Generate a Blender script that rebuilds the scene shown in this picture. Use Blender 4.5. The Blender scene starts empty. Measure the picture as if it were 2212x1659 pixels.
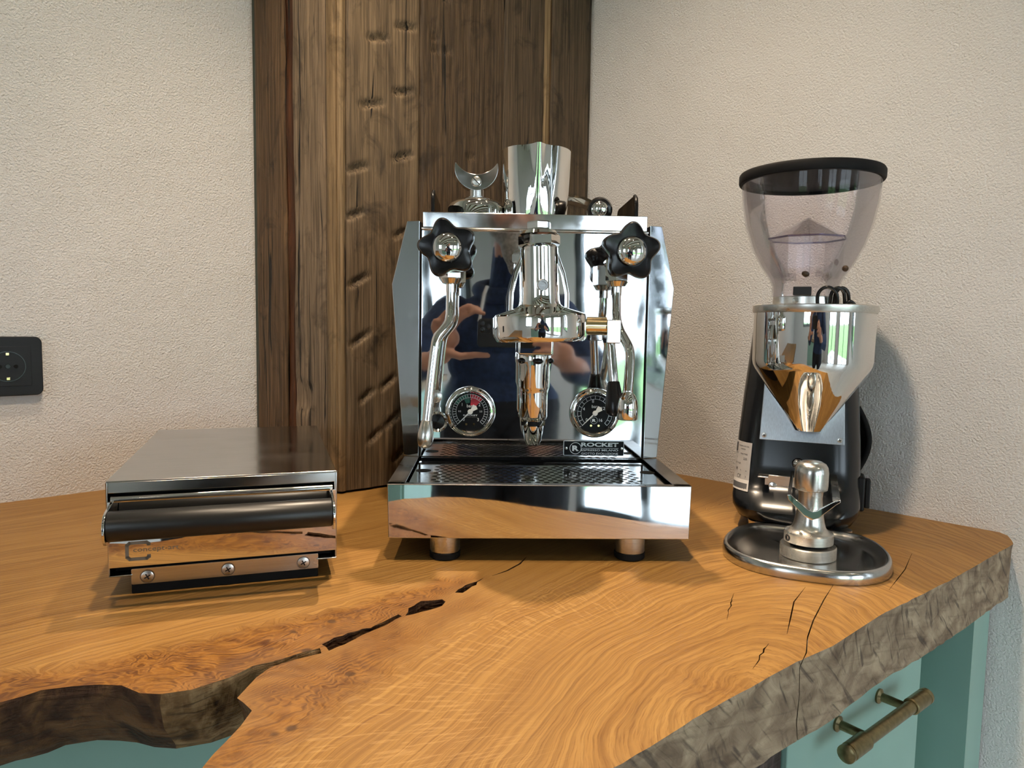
import bpy, bmesh, math, random
from mathutils import Vector, Matrix, noise, geometry
random.seed(7)
PI = math.pi
sc = bpy.context.scene
COL = sc.collection

# ------------------------------------------------------------------ camera
CT = 0.90                                   # worktop height
cam_d = bpy.data.cameras.new('camera'); cam = bpy.data.objects.new('camera', cam_d); COL.objects.link(cam)
cam_d.sensor_width = 36.0; cam_d.lens = 1534.0 / 2212.0 * 36.0; cam_d.clip_start = 0.002
pitch, roll = math.radians(4.68), math.radians(0.93)
fw = Vector((0, math.cos(pitch), -math.sin(pitch))); rt = Vector((1, 0, 0)); up = rt.cross(fw)
r2 = rt * math.cos(roll) + up * math.sin(roll); u2 = up * math.cos(roll) - rt * math.sin(roll)
cam.matrix_world = Matrix(((r2.x, u2.x, -fw.x, 0), (r2.y, u2.y, -fw.y, 0), (r2.z, u2.z, -fw.z, 1.165), (0, 0, 0, 1)))
sc.camera = cam
# ------------------------------------------------------------------ view
sc.view_settings.view_transform = 'Standard'; sc.view_settings.look = 'None'
sc.view_settings.gamma = 1.0; sc.view_settings.use_curve_mapping = False
sc.view_settings.exposure = 0.55
# ------------------------------------------------------------------ world: overcast daylight
SKY = 5.0
world = bpy.data.worlds.new('overcast'); sc.world = world; world.use_nodes = True
wn = world.node_tree.nodes; wl = world.node_tree.links
bg = wn['Background']; bg.inputs[0].default_value = (0.78, 0.89, 1.0, 1); bg.inputs[1].default_value = SKY
WARM = (1.0, 0.79, 0.57)
LAMP_B, LAMP_A, LAMP_C, LAMP_ROOM = 44.0, 22.0, 60.0, 8.0   # watts

# ------------------------------------------------------------------ materials
def new_mat(name):
    m = bpy.data.materials.new(name); m.use_nodes = True
    nt = m.node_tree; b = nt.nodes['Principled BSDF']
    return m, nt, b
def lk(nt, a, b): nt.links.new(a, b)
def nd(nt, t, **kw):
    n = nt.nodes.new(t)
    for k, v in kw.items(): setattr(n, k, v)
    return n
def ramp(nt, fac, stops):
    r = nd(nt, 'ShaderNodeValToRGB'); e = r.color_ramp.elements
    while len(e) < len(stops): e.new(0.5)
    for i, (p, c) in enumerate(stops):
        e[i].position = p; e[i].color = (*c, 1) if len(c) == 3 else c
    lk(nt, fac, r.inputs[0]); return r
def math_n(nt, op, a, b=None, c=None):
    n = nd(nt, 'ShaderNodeMath', operation=op)
    for i, v in enumerate((a, b, c)):
        if v is None: continue
        if isinstance(v, (int, float)): n.inputs[i].default_value = v
        else: lk(nt, v, n.inputs[i])
    return n.outputs[0]
def bump(nt, b, h, dist, strength=1.0):
    n = nd(nt, 'ShaderNodeBump'); n.inputs['Distance'].default_value = dist; n.inputs['Strength'].default_value = strength
    lk(nt, h, n.inputs['Height']); lk(nt, n.outputs[0], b.inputs['Normal']); return n
def mixc(nt, fac, a, b, mode='MIX'):
    n = nd(nt, 'ShaderNodeMix', data_type='RGBA', blend_type=mode)
    for s, v in ((0, fac), (6, a), (7, b)):
        if isinstance(v, (int, float)): n.inputs[s].default_value = v
        elif isinstance(v, tuple): n.inputs[s].default_value = (*v, 1)
        else: lk(nt, v, n.inputs[s])
    return n.outputs[2]
def plain(name, col, rough=0.5, metal=0.0, spec=0.5, var=0.06, scale=40.0, coat=0.0):
    m, nt, b = new_mat(name)
    tc = nd(nt, 'ShaderNodeTexCoord'); no = nd(nt, 'ShaderNodeTexNoise'); no.inputs['Scale'].default_value = scale; no.inputs['Detail'].default_value = 4
    lk(nt, tc.outputs['Object'], no.inputs['Vector'])
    lo = tuple(c * (1 - var) for c in col); hi = tuple(min(1, c * (1 + var)) for c in col)
    r = ramp(nt, no.outputs[0], [(0.3, lo), (0.7, hi)]); lk(nt, r.outputs[0], b.inputs['Base Color'])
    b.inputs['Roughness'].default_value = rough; b.inputs['Metallic'].default_value = metal
    b.inputs['Specular IOR Level'].default_value = spec; b.inputs['Coat Weight'].default_value = coat
    return m
def chrome(name, col=(0.78, 0.79, 0.80), rough=0.03, smear=0.05, wave=0.0, scale=22.0):
    m, nt, b = new_mat(name)
    tc = nd(nt, 'ShaderNodeTexCoord'); no = nd(nt, 'ShaderNodeTexNoise'); no.inputs['Scale'].default_value = scale; no.inputs['Detail'].default_value = 5
    lk(nt, tc.outputs['Object'], no.inputs['Vector'])
    b.inputs['Base Color'].default_value = (*col, 1); b.inputs['Metallic'].default_value = 1
    mr = nd(nt, 'ShaderNodeMapRange'); mr.inputs['From Min'].default_value = 0.45; mr.inputs['From Max'].default_value = 0.8
    mr.inputs['To Min'].default_value = rough; mr.inputs['To Max'].default_value = rough + smear
    lk(nt, no.outputs[0], mr.inputs['Value']); lk(nt, mr.outputs[0], b.inputs['Roughness'])
    if wave:
        n2 = nd(nt, 'ShaderNodeTexNoise'); n2.inputs['Scale'].default_value = 9; n2.inputs['Detail'].default_value = 1
        lk(nt, tc.outputs['Object'], n2.inputs['Vector']); bump(nt, b, n2.outputs[0], wave)
    return m
def brushed(name, col=(0.60, 0.59, 0.57), rough=0.26, axis=0, dens=900):
    m, nt, b = new_mat(name)
    tc = nd(nt, 'ShaderNodeTexCoord'); mp = nd(nt, 'ShaderNodeMapping')
    s = [dens, dens, dens]; s[axis] = 6
    mp.inputs['Scale'].default_value = s; lk(nt, tc.outputs['Object'], mp.inputs['Vector'])
    no = nd(nt, 'ShaderNodeTexNoise'); no.inputs['Scale'].default_value = 1; no.inputs['Detail'].default_value = 3
    lk(nt, mp.outputs[0], no.inputs['Vector'])
    r = ramp(nt, no.outputs[0], [(0.3, tuple(c * .9 for c in col)), (0.7, tuple(min(1, c * 1.08) for c in col))]); lk(nt, r.outputs[0], b.inputs['Base Color'])
    n2 = nd(nt, 'ShaderNodeTexNoise'); n2.inputs['Scale'].default_value = 14; n2.inputs['Detail'].default_value = 5
    lk(nt, tc.outputs['Object'], n2.inputs['Vector'])
    mr = nd(nt, 'ShaderNodeMapRange'); mr.inputs['From Min'].default_value = .35; mr.inputs['From Max'].default_value = .7
    mr.inputs['To Min'].default_value = rough * .75; mr.inputs['To Max'].default_value = rough * 1.3
    lk(nt, n2.outputs[0], mr.inputs['Value']); lk(nt, mr.outputs[0], b.inputs['Roughness'])
    b.inputs['Metallic'].default_value = 1
    return m
def clear_plastic(name, tint=(0.93, 0.92, 0.95), gloss=0.9):
    m, nt, b = new_mat(name); nt.nodes.remove(b)
    out = nt.nodes['Material Output']
    t = nd(nt, 'ShaderNodeBsdfTransparent'); t.inputs[0].default_value = (*tint, 1)
    g = nd(nt, 'ShaderNodeBsdfGlossy'); g.inputs['Roughness'].default_value = 0.04
    fr = nd(nt, 'ShaderNodeFresnel'); fr.inputs[0].default_value = 1.45
    mx = nd(nt, 'ShaderNodeMixShader'); lk(nt, math_n(nt, 'MULTIPLY', fr.outputs[0], gloss), mx.inputs[0])
    lk(nt, t.outputs[0], mx.inputs[1]); lk(nt, g.outputs[0], mx.inputs[2]); lk(nt, mx.outputs[0], out.inputs[0])
    return m
def emit(name, col, s):
    m, nt, b = new_mat(name); b.inputs['Base Color'].default_value = (0.8, 0.8, 0.8, 1)
    b.inputs['Emission Color'].default_value = (*col, 1); b.inputs['Emission Strength'].default_value = s; return m
def plaster(name, col):
    m, nt, b = new_mat(name)
    tc = nd(nt, 'ShaderNodeTexCoord')
    n1 = nd(nt, 'ShaderNodeTexNoise'); n1.inputs['Scale'].default_value = 360; n1.inputs['Detail'].default_value = 2; n1.inputs['Roughness'].default_value = .5; n1.inputs['Distortion'].default_value = .3
    n2 = nd(nt, 'ShaderNodeTexNoise'); n2.inputs['Scale'].default_value = 7; n2.inputs['Detail'].default_value = 3
    for n in (n1, n2): lk(nt, tc.outputs['Object'], n.inputs['Vector'])
    r = ramp(nt, n2.outputs[0], [(0.3, tuple(c * .96 for c in col)), (0.7, col)]); lk(nt, r.outputs[0], b.inputs['Base Color'])
    h = math_n(nt, 'ADD', n1.outputs[0], math_n(nt, 'MULTIPLY', n2.outputs[0], 2.0))
    bump(nt, b, h, 0.0024, 0.8)
    b.inputs['Roughness'].default_value = .9; b.inputs['Specular IOR Level'].default_value = .2
    return m
def plank_wood(name, dark, light, warm=0.0, seed=0.0):
    """weathered oak board, grain along object Z"""
    m, nt, b = new_mat(name)
    tc = nd(nt, 'ShaderNodeTexCoord'); mp = nd(nt, 'ShaderNodeMapping'); mp.inputs['Location'].default_value = (seed, seed * 1.7, seed * .6)
    lk(nt, tc.outputs['Object'], mp.inputs['Vector'])
    def nz(sx, sz, det, dist=0.0):
        q = nd(nt, 'ShaderNodeMapping'); q.inputs['Scale'].default_value = (sx, sx, sz); lk(nt, mp.outputs[0], q.inputs['Vector'])
        n = nd(nt, 'ShaderNodeTexNoise'); n.inputs['Scale'].default_value = 1; n.inputs['Detail'].default_value = det; n.inputs['Distortion'].default_value = dist
        n.inputs['Roughness'].default_value = .62
        lk(nt, q.outputs[0], n.inputs['Vector']); return n.outputs[0]
    broad = nz(16, 2.2, 4, .5); fine = nz(330, 7, 6, .3); blot = nz(22, 14, 5, .8); crack = nz(75, 2.0, 4, .6)
    mid = tuple((a + c) / 2 for a, c in zip(dark, light))
    c1 = ramp(nt, broad, [(0.28, dark), (0.5, mid), (0.72, light)]).outputs[0]
    c2 = mixc(nt, .62, c1, ramp(nt, fine, [(0.34, tuple(v * .35 for v in dark)), (0.5, tuple(v * .85 for v in mid)), (0.64, tuple(min(1, v * 1.15) for v in light))]).outputs[0])
    c3 = mixc(nt, ramp(nt, blot, [(0.54, (0, 0, 0)), (0.72, (.85, .85, .85))]).outputs[0], c2, tuple(v * .35 for v in dark))
    c4 = mixc(nt, ramp(nt, crack, [(0.63, (0, 0, 0)), (0.655, (1, 1, 1))]).outputs[0], c3, (0.012, 0.008, 0.005))
    lk(nt, c4, b.inputs['Base Color'])
    h = math_n(nt, 'SUBTRACT', math_n(nt, 'MULTIPLY', fine, .6), math_n(nt, 'MULTIPLY', ramp(nt, crack, [(0.64, (0, 0, 0)), (0.69, (1, 1, 1))]).outputs[0], 2.0))
    bump(nt, b, math_n(nt, 'ADD', h, math_n(nt, 'MULTIPLY', blot, .8)), 0.0016, .8)
    b.inputs['Roughness'].default_value = .62; b.inputs['Specular IOR Level'].default_value = .3
    return m
def counter_wood():
    m, nt, b = new_mat('oiled_oak')
    def at(n):
        a = nd(nt, 'ShaderNodeAttribute'); a.attribute_name = n; return a.outputs['Fac']
    ring, along, burl, ray = at('ring'), at('along'), at('burl'), at('ray')
    tc = nd(nt, 'ShaderNodeTexCoord')
    nw = nd(nt, 'ShaderNodeTexNoise'); nw.inputs['Scale'].default_value = 7; nw.inputs['Detail'].default_value = 3; lk(nt, tc.outputs['Object'], nw.inputs['Vector'])
    nw2 = nd(nt, 'ShaderNodeTexNoise'); nw2.inputs['Scale'].default_value = 24; nw2.inputs['Detail'].default_value = 4; lk(nt, tc.outputs['Object'], nw2.inputs['Vector'])
    wob = math_n(nt, 'ADD', math_n(nt, 'MULTIPLY', nw.outputs[0], .035), math_n(nt, 'MULTIPLY', nw2.outputs[0], math_n(nt, 'MULTIPLY_ADD', burl, .075, .003)))
    rr = math_n(nt, 'ADD', ring, wob)
    def nz(sr, sa, det):
        c = nd(nt, 'ShaderNodeCombineXYZ'); lk(nt, math_n(nt, 'MULTIPLY', rr, sr), c.inputs[0]); lk(nt, math_n(nt, 'MULTIPLY', along, sa), c.inputs[1])
        n = nd(nt, 'ShaderNodeTexNoise'); n.inputs['Scale'].default_value = 1; n.inputs['Detail'].default_value = det; n.inputs['Roughness'].default_value = .6; lk(nt, c.outputs[0], n.inputs['Vector']); return n.outputs[0]
    broad = nz(28, 1.2, 4); fine = nz(950, 15, 5); mid = nz(230, 4, 5); vein = nz(1300, 40, 3)
    line = math_n(nt, 'POWER', math_n(nt, 'MULTIPLY_ADD', math_n(nt, 'SINE', math_n(nt, 'MULTIPLY', math_n(nt, 'ADD', rr, math_n(nt, 'MULTIPLY', mid, .010)), 2 * PI / .0062)), .5, .5), 3.0)
    L, M_, D = (0.42, 0.242, 0.072), (0.29, 0.146, 0.036), (0.125, 0.051, 0.011)
    c = ramp(nt, broad, [(0.3, M_), (0.7, L)]).outputs[0]
    c = mixc(nt, .5, c, ramp(nt, mid, [(0.3, D), (0.5, M_), (0.7, L)]).outputs[0])
    c = mixc(nt, math_n(nt, 'MULTIPLY', line, math_n(nt, 'MULTIPLY_ADD', burl, .35, .33)), c, D)
    c = mixc(nt, math_n(nt, 'MULTIPLY', ramp(nt, fine, [(0.50, (0, 0, 0)), (0.68, (1, 1, 1))]).outputs[0], .6), c, (0.13, 0.048, 0.010))
    # medullary flecks lying across the rings
    cr = nd(nt, 'ShaderNodeCombineXYZ'); lk(nt, math_n(nt, 'MULTIPLY', rr, 55), cr.inputs[0]); lk(nt, math_n(nt, 'MULTIPLY', along, 420), cr.inputs[1])
    nr = nd(nt, 'ShaderNodeTexNoise'); nr.inputs['Scale'].default_value = 1; nr.inputs['Detail'].default_value = 2; lk(nt, cr.outputs[0], nr.inputs['Vector'])
    fl = math_n(nt, 'MULTIPLY', ramp(nt, nr.outputs[0], [(0.55, (0, 0, 0)), (0.62, (1, 1, 1))]).outputs[0], ray)
    c = mixc(nt, math_n(nt, 'MULTIPLY', fl, .24), c, (0.60, 0.37, 0.14))
    # burl darkening, small pin knots
    nb = nd(nt, 'ShaderNodeTexNoise'); nb.inputs['Scale'].default_value = 24; nb.inputs['Detail'].default_value = 6; nb.inputs['Distortion'].default_value = 1.5; lk(nt, tc.outputs['Object'], nb.inputs['Vector'])
    bm_ = math_n(nt, 'MULTIPLY', burl, ramp(nt, nb.outputs[0], [(0.36, (0, 0, 0)), (0.66, (1, 1, 1))]).outputs[0])
    c = mixc(nt, math_n(nt, 'MULTIPLY', burl, .66), c, (0.235, 0.090, 0.011))
    c = mixc(nt, math_n(nt, 'MULTIPLY', bm_, .85), c, (0.085, 0.028, 0.006))
    fg = nd(nt, 'ShaderNodeTexNoise'); fg.inputs['Scale'].default_value = 11; fg.inputs['Detail'].default_value = 4; fg.inputs['Distortion'].default_value = .9; lk(nt, tc.outputs['Object'], fg.inputs['Vector'])
    def figure(freq, amp): return math_n(nt, 'POWER', math_n(nt, 'MULTIPLY_ADD', math_n(nt, 'SINE', math_n(nt, 'ADD', math_n(nt, 'MULTIPLY', fg.outputs[0], freq), math_n(nt, 'MULTIPLY', rr, 260))), .5, .5), amp)
    c = mixc(nt, math_n(nt, 'MULTIPLY', math_n(nt, 'MULTIPLY', figure(70, 4.0), burl), .62), c, (0.060, 0.018, 0.004))
    c = mixc(nt, math_n(nt, 'MULTIPLY', math_n(nt, 'MULTIPLY', figure(170, 3.0), burl), .35), c, (0.42, 0.20, 0.035))
    vor = nd(nt, 'ShaderNodeTexVoronoi'); vor.inputs['Scale'].default_value = 34; lk(nt, tc.outputs['Object'], vor.inputs['Vector'])
    kn = math_n(nt, 'MULTIPLY', ramp(nt, vor.outputs['Distance'], [(0.10, (1, 1, 1)), (0.17, (0, 0, 0))]).outputs[0], ramp(nt, burl, [(0.35, (0, 0, 0)), (0.7, (1, 1, 1))]).outputs[0])
    c = mixc(nt, math_n(nt, 'MULTIPLY', kn, .8), c, (0.05, 0.02, 0.006))
    lk(nt, c, b.inputs['Base Color'])
    bump(nt, b, math_n(nt, 'ADD', fine, math_n(nt, 'MULTIPLY', nb.outputs[0], .5)), 0.0007, .5)
    b.inputs['Roughness'].default_value = .45; b.inputs['Specular IOR Level'].default_value = .26
    return m
def sawn_edge():
    """weathered sawn face: pale grey-brown with slanting hack marks, laid out along the slab's front edge"""
    m, nt, b = new_mat('weathered_sawn_edge')
    tc = nd(nt, 'ShaderNodeTexCoord'); sp = nd(nt, 'ShaderNodeSeparateXYZ'); lk(nt, tc.outputs['Object'], sp.inputs[0])
    t = math_n(nt, 'ADD', math_n(nt, 'MULTIPLY', sp.outputs[0], .783), math_n(nt, 'MULTIPLY', sp.outputs[1], .6216))
    cb = nd(nt, 'ShaderNodeCombineXYZ'); lk(nt, t, cb.inputs[0]); lk(nt, sp.outputs[2], cb.inputs[1])
    def nz(rot, s, det, dist):
        q = nd(nt, 'ShaderNodeMapping'); q.vector_type = 'TEXTURE'; q.inputs['Rotation'].default_value = (0, 0, rot); q.inputs['Scale'].default_value = (1 / s[0], 1 / s[1], 1)
        lk(nt, cb.outputs[0], q.inputs['Vector'])
        n = nd(nt, 'ShaderNodeTexNoise'); n.inputs['Scale'].default_value = 1; n.inputs['Detail'].default_value = det; n.inputs['Distortion'].default_value = dist
        lk(nt, q.outputs[0], n.inputs['Vector']); return n.outputs[0]
    blot = nz(0, (30, 45), 6, .8); a = nz(-.75, (14, 150), 4, .5); c_ = nz(-1.15, (22, 190), 4, .5); patch = nz(0, (16, 22), 2, .2); g = nz(-.2, (12, 230), 4, .4)
    col = ramp(nt, blot, [(0.3, (0.17, 0.115, 0.077)), (0.5, (0.34, 0.250, 0.170)), (0.7, (0.50, 0.385, 0.265))]).outputs[0]
    mk = mixc(nt, ramp(nt, patch, [(0.45, (0, 0, 0)), (0.55, (1, 1, 1))]).outputs[0], a, c_)
    col = mixc(nt, math_n(nt, 'MULTIPLY', ramp(nt, mk, [(0.55, (0, 0, 0)), (0.66, (1, 1, 1))]).outputs[0], .75), col, (0.075, 0.055, 0.045))
    col = mixc(nt, math_n(nt, 'MULTIPLY', ramp(nt, g, [(0.55, (0, 0, 0)), (0.7, (1, 1, 1))]).outputs[0], .35), col, (0.10, 0.07, 0.05))
    lk(nt, col, b.inputs['Base Color'])
    bump(nt, b, math_n(nt, 'SUBTRACT', blot, math_n(nt, 'MULTIPLY', mk, 1.2)), .005, .9)
    b.inputs['Roughness'].default_value = .75; b.inputs['Specular IOR Level'].default_value = .2
    return m
def edge_wood(name, cols, sx=40, sz=14, bd=0.004):
    m, nt, b = new_mat(name)
    tc = nd(nt, 'ShaderNodeTexCoord')
    def nz(s, det, dist, rot=(0, 0, 0)):
        q = nd(nt, 'ShaderNodeMapping'); q.inputs['Scale'].default_value = s; q.inputs['Rotation'].default_value = rot; lk(nt, tc.outputs['Object'], q.inputs['Vector'])
        n = nd(nt, 'ShaderNodeTexNoise'); n.inputs['Scale'].default_value = 1; n.inputs['Detail'].default_value = det; n.inputs['Distortion'].default_value = dist
        lk(nt, q.outputs[0], n.inputs['Vector']); return n.outputs[0]
    a = nz((sx, sx, sz), 6, 1.2); h1 = nz((22, 22, 160), 4, 1.5, (0.5, 0.35, 0.2)); h2 = nz((90, 90, 20), 4, .8, (0.9, .2, .5))
    c = ramp(nt, a, [(0.28, cols[0]), (0.48, cols[1]), (0.7, cols[2])]).outputs[0]
    c = mixc(nt, math_n(nt, 'MULTIPLY', ramp(nt, h1, [(0.56, (0, 0, 0)), (0.68, (1, 1, 1))]).outputs[0], .6), c, tuple(v * .6 for v in cols[0]))
    c = mixc(nt, math_n(nt, 'MULTIPLY', ramp(nt, h2, [(0.56, (0, 0, 0)), (0.7, (1, 1, 1))]).outputs[0], .4), c, cols[2])
    lk(nt, c, b.inputs['Base Color']); bump(nt, b, math_n(nt, 'ADD', a, math_n(nt, 'ADD', h1, h2)), bd, .9)
    b.inputs['Roughness'].default_value = .7; b.inputs['Specular IOR Level'].default_value = .25
    return m

M = {}
M['plaster'] = plaster('warm_white_plaster', (0.73, 0.705, 0.682))
M['ceil'] = plain('ceiling_white', (0.74, 0.72, 0.69), .9, var=.02)
M['floor'] = plain('pale_stone_floor', (0.64, 0.64, 0.63), .30, var=.08, scale=6)
M['beam'] = plain('dark_beam_wood', (0.14, 0.085, 0.05), .6, var=.3, scale=12)
M['winframe'] = plain('dark_window_frame', (0.05, 0.06, 0.065), .4)
M['glass'] = clear_plastic('window_glass', (0.97, 0.99, 0.99), .8)
M['lawn'] = plain('lawn_grass', (0.10, 0.23, 0.05), .9, var=.35, scale=3)
M['chrome'] = chrome('polished_chrome', (0.80, 0.79, 0.77), .025, .05)
M['mirror'] = chrome('mirror_polished_steel', (0.74, 0.76, 0.78), .018, .07, wave=0.0004, scale=14)
M['wing'] = chrome('satin_side_steel', (0.66, 0.70, 0.74), .05, .14, scale=35)
M['lipsteel'] = chrome('lip_steel', (0.72, 0.72, 0.72), .06, .14, scale=30)
M['gratesteel'] = chrome('grate_steel', (0.72, 0.70, 0.66), .10, .10, scale=40)
M['steel'] = brushed('brushed_steel', (0.58, 0.57, 0.55), .24, 0)
M['steel_top'] = brushed('brushed_cover_steel', (0.50, 0.49, 0.47), .17, 0)
M['steel_turned'] = brushed('turned_aluminium', (0.66, 0.64, 0.60), .30, 0, 500)
M['traysteel'] = brushed('satin_tray_steel', (0.58, 0.575, 0.56), .20, 0)
M['alu'] = brushed('aluminium_plate', (0.55, 0.58, 0.62), .34, 2)
M['darksteel'] = brushed('dark_brushed_steel', (0.25, 0.24, 0.235), .32, 1)
M['brass'] = chrome('worn_brass', (0.75, 0.58, 0.33), .12, .1)
M['black_gloss'] = plain('black_bakelite', (0.005, 0.005, 0.006), .24, spec=.35)
M['black'] = plain('black_plastic', (0.010, 0.010, 0.011), .45, spec=.3)
M['lidblack'] = plain('matt_black_lid', (0.009, 0.009, 0.010), .6, spec=.12)
M['black_paint'] = plain('black_enamel', (0.007, 0.008, 0.010), .22, spec=.5)
M['rubber'] = plain('black_rubber', (0.007, 0.007, 0.007), .7, spec=.15)
M['blacktube'] = plain('black_anodised_tube', (0.010, 0.0095, 0.009), .36, spec=.45)
M['dial'] = plain('dial_black', (0.004, 0.0045, 0.006), .45, spec=.15)
M['white'] = plain('print_white', (0.75, 0.75, 0.73), .6, var=.02)
M['silver'] = plain('print_silver', (0.62, 0.64, 0.66), .35, metal=.4, var=.02)
M['red'] = plain('print_red', (0.45, 0.015, 0.03), .5)
M['greenp'] = plain('print_green', (0.01, 0.10, 0.07), .5)
M['grey'] = plain('etch_grey', (0.16, 0.145, 0.12), .5)
M['paper'] = plain('label_paper', (0.42, 0.40, 0.39), .5)
M['ink'] = plain('label_ink', (0.05, 0.05, 0.055), .6)
M['hopper'] = clear_plastic('clear_hopper_plastic', (0.968, 0.955, 0.972), .50)
M['hopper_in'] = clear_plastic('violet_clear_plastic', (0.982, 0.978, 0.992), .34)
M['hopper_rim'] = clear_plastic('violet_edge_plastic', (0.70, 0.68, 0.86), .8)
M['smoke'] = clear_plastic('smoked_acrylic', (0.05, 0.045, 0.05), 1.0)
M['gaugeglass'] = clear_plastic('gauge_glass', (0.99, 0.99, 0.99), .35)
M['bean'] = plain('roasted_bean', (0.06, 0.03, 0.012), .5)
M['green'] = plain('sage_green_paint', (0.265, 0.445, 0.385), .42, var=.05, scale=9)
M['darkgreen'] = plain('dark_green_backing', (0.055, 0.068, 0.052), .6)
M['bronze'] = plain('aged_bronze', (0.23, 0.185, 0.095), .34, metal=.9, var=.25, scale=160)
M['darkwood'] = edge_wood('dark_post_wood', [(0.02, 0.014, 0.012), (0.06, 0.045, 0.04), (0.13, 0.10, 0.085)], 60, 5, .002)
M['wood'] = counter_wood()
M['sawn'] = sawn_edge()
M['bark'] = edge_wood('dark_live_edge', [(0.022, 0.010, 0.006), (0.075, 0.035, 0.018), (0.22, 0.11, 0.045)], 26, 26, .006)
M['inlet'] = edge_wood('pale_inlet_wood', [(0.05, 0.024, 0.010), (0.27, 0.155, 0.065), (0.52, 0.355, 0.18)], 45, 30, .005)
M['skin'] = plain('skin', (0.55, 0.29, 0.21), .5, var=.10, scale=30)
M['hoodie'] = plain('navy_cotton', (0.022, 0.042, 0.105), .85, var=.25, scale=60)
M['trouser'] = plain('dark_denim', (0.012, 0.014, 0.022), .85)
M['hair'] = plain('grey_hair', (0.27, 0.255, 0.24), .7, var=.5, scale=120)
M['cord'] = plain('white_cord', (0.7, 0.7, 0.7), .8)
M['phone'] = plain('phone_black', (0.012, 0.013, 0.016), .3)
M['lens'] = plain('lens_glass', (0.004, 0.004, 0.006), .05, spec=.8)
M['lamp'] = emit('warm_lamp_disc', WARM, 60.0)
M['whiteplastic'] = plain('white_plastic', (0.7, 0.7, 0.7), .4)

# ------------------------------------------------------------------ mesh helpers
class MB:
    def __init__(s): s.v = []; s.f = []; s.m = []
    def add(s, verts, faces, mi=0):
        o = len(s.v); s.v += [Vector(p) for p in verts]; s.f += [tuple(i + o for i in f) for f in faces]; s.m += [mi] * len(faces); return s
    def box(s, x0, x1, y0, y1, z0, z1, mi=0):
        return s.add([(x0, y0, z0), (x1, y0, z0), (x1, y1, z0), (x0, y1, z0), (x0, y0, z1), (x1, y0, z1), (x1, y1, z1), (x0, y1, z1)],
                     [(0, 3, 2, 1), (4, 5, 6, 7), (0, 1, 5, 4), (1, 2, 6, 5), (2, 3, 7, 6), (3, 0, 4, 7)], mi)
    def prism(s, poly, lo, hi, axis='y', mi=0):
        """poly in the plane across axis ('y': (x,z), 'z': (x,y), 'x': (y,z))"""
        def P(a, b, t): return {'y': (a, t, b), 'z': (a, b, t), 'x': (t, a, b)}[axis]
        n = len(poly); V = [P(a, b, lo) for a, b in poly] + [P(a, b, hi) for a, b in poly]
        F = [tuple(range(n)), tuple(range(2 * n - 1, n - 1, -1))] + [(i, i + n, (i + 1) % n + n, (i + 1) % n) for i in range(n)]
        return s.add(V, F, mi)
    def lathe(s, prof, n=48, M4=None, caps=True, mi=0, a0=0.0, a1=2 * PI, rmod=None):
        M4 = M4 or Matrix(); full = abs(a1 - a0 - 2 * PI) < 1e-6; k = n if full else n + 1
        V = []
        for r, z in prof:
            for i in range(k):
                a = a0 + (a1 - a0) * i / n; q = r * (rmod(a, z) if rmod else 1)
                V.append(M4 @ Vector((q * math.cos(a), q * math.sin(a), z)))
        F = []
        for j in range(len(prof) - 1):
            for i in range(n):
                i2 = (i + 1) % k
                F.append((j * k + i, j * k + i2, (j + 1) * k + i2, (j + 1) * k + i))
        if caps and full:
            if prof[0][0] > 1e-6: F.append(tuple(range(k - 1, -1, -1)))
            if prof[-1][0] > 1e-6: F.append(tuple((len(prof) - 1) * k + i for i in range(k)))
        return s.add(V, F, mi)
    def tube(s, pts, rad, n=14, mi=0, caps=True):
        pts = [Vector(p) for p in pts]; m = len(pts)
        rad = rad if isinstance(rad, (list, tuple)) else [rad] * m
        T = [((pts[min(i + 1, m - 1)] - pts[max(i - 1, 0)]).normalized()) for i in range(m)]
        nrm = T[0].orthogonal().normalized(); V = []
        for i in range(m):
            nrm = (nrm - T[i] * nrm.dot(T[i])).normalized(); b = T[i].cross(nrm)
            for k in range(n):
                a = 2 * PI * k / n; V.append(pts[i] + (nrm * math.cos(a) + b * math.sin(a)) * rad[i])
        F = [(j * n + k, j * n + (k + 1) % n, (j + 1) * n + (k + 1) % n, (j + 1) * n + k) for j in range(m - 1) for k in range(n)]
        if caps: F += [tuple(range(n - 1, -1, -1)), tuple((m - 1) * n + k for k in range(n))]
        return s.add(V, F, mi)
    def ball(s, c, r, n=16, mi=0):
        if isinstance(r, (int, float)): r = (r, r, r)
        prof = [(math.sin(PI * i / n), -math.cos(PI * i / n)) for i in range(n + 1)]
        return s.lathe([(max(p, 1e-5), z) for p, z in prof], n * 2, Matrix.Translation(c) @ Matrix.Diagonal((*r, 1)), False, mi)
    def build(s, name, mat, parent=None, bevel=0.0, seg=2, smooth=35, sub=0):
        me = bpy.data.meshes.new(name); me.from_pydata([tuple(v) for v in s.v], [], s.f)
        mats = mat if isinstance(mat, (list, tuple)) else [mat]
        for q in mats: me.materials.append(M[q] if isinstance(q, str) else q)
        if len(mats) > 1: me.polygons.foreach_set('material_index', s.m)
        bm = bmesh.new(); bm.from_mesh(me); bmesh.ops.remove_doubles(bm, verts=bm.verts, dist=1e-6); bmesh.ops.recalc_face_normals(bm, faces=bm.faces); bm.to_mesh(me); bm.free()
        if smooth is not None:
            me.polygons.foreach_set('use_smooth', [True] * len(me.polygons)); me.set_sharp_from_angle(angle=math.radians(smooth))
        me.update()
        o = bpy.data.objects.new(name, me); COL.objects.link(o)
        if parent: o.parent = parent
        if bevel:
            b = o.modifiers.new('bevel', 'BEVEL'); b.width = bevel; b.segments = seg; b.limit_method = 'ANGLE'; b.angle_limit = math.radians(40); b.harden_normals = True
        return o
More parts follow.
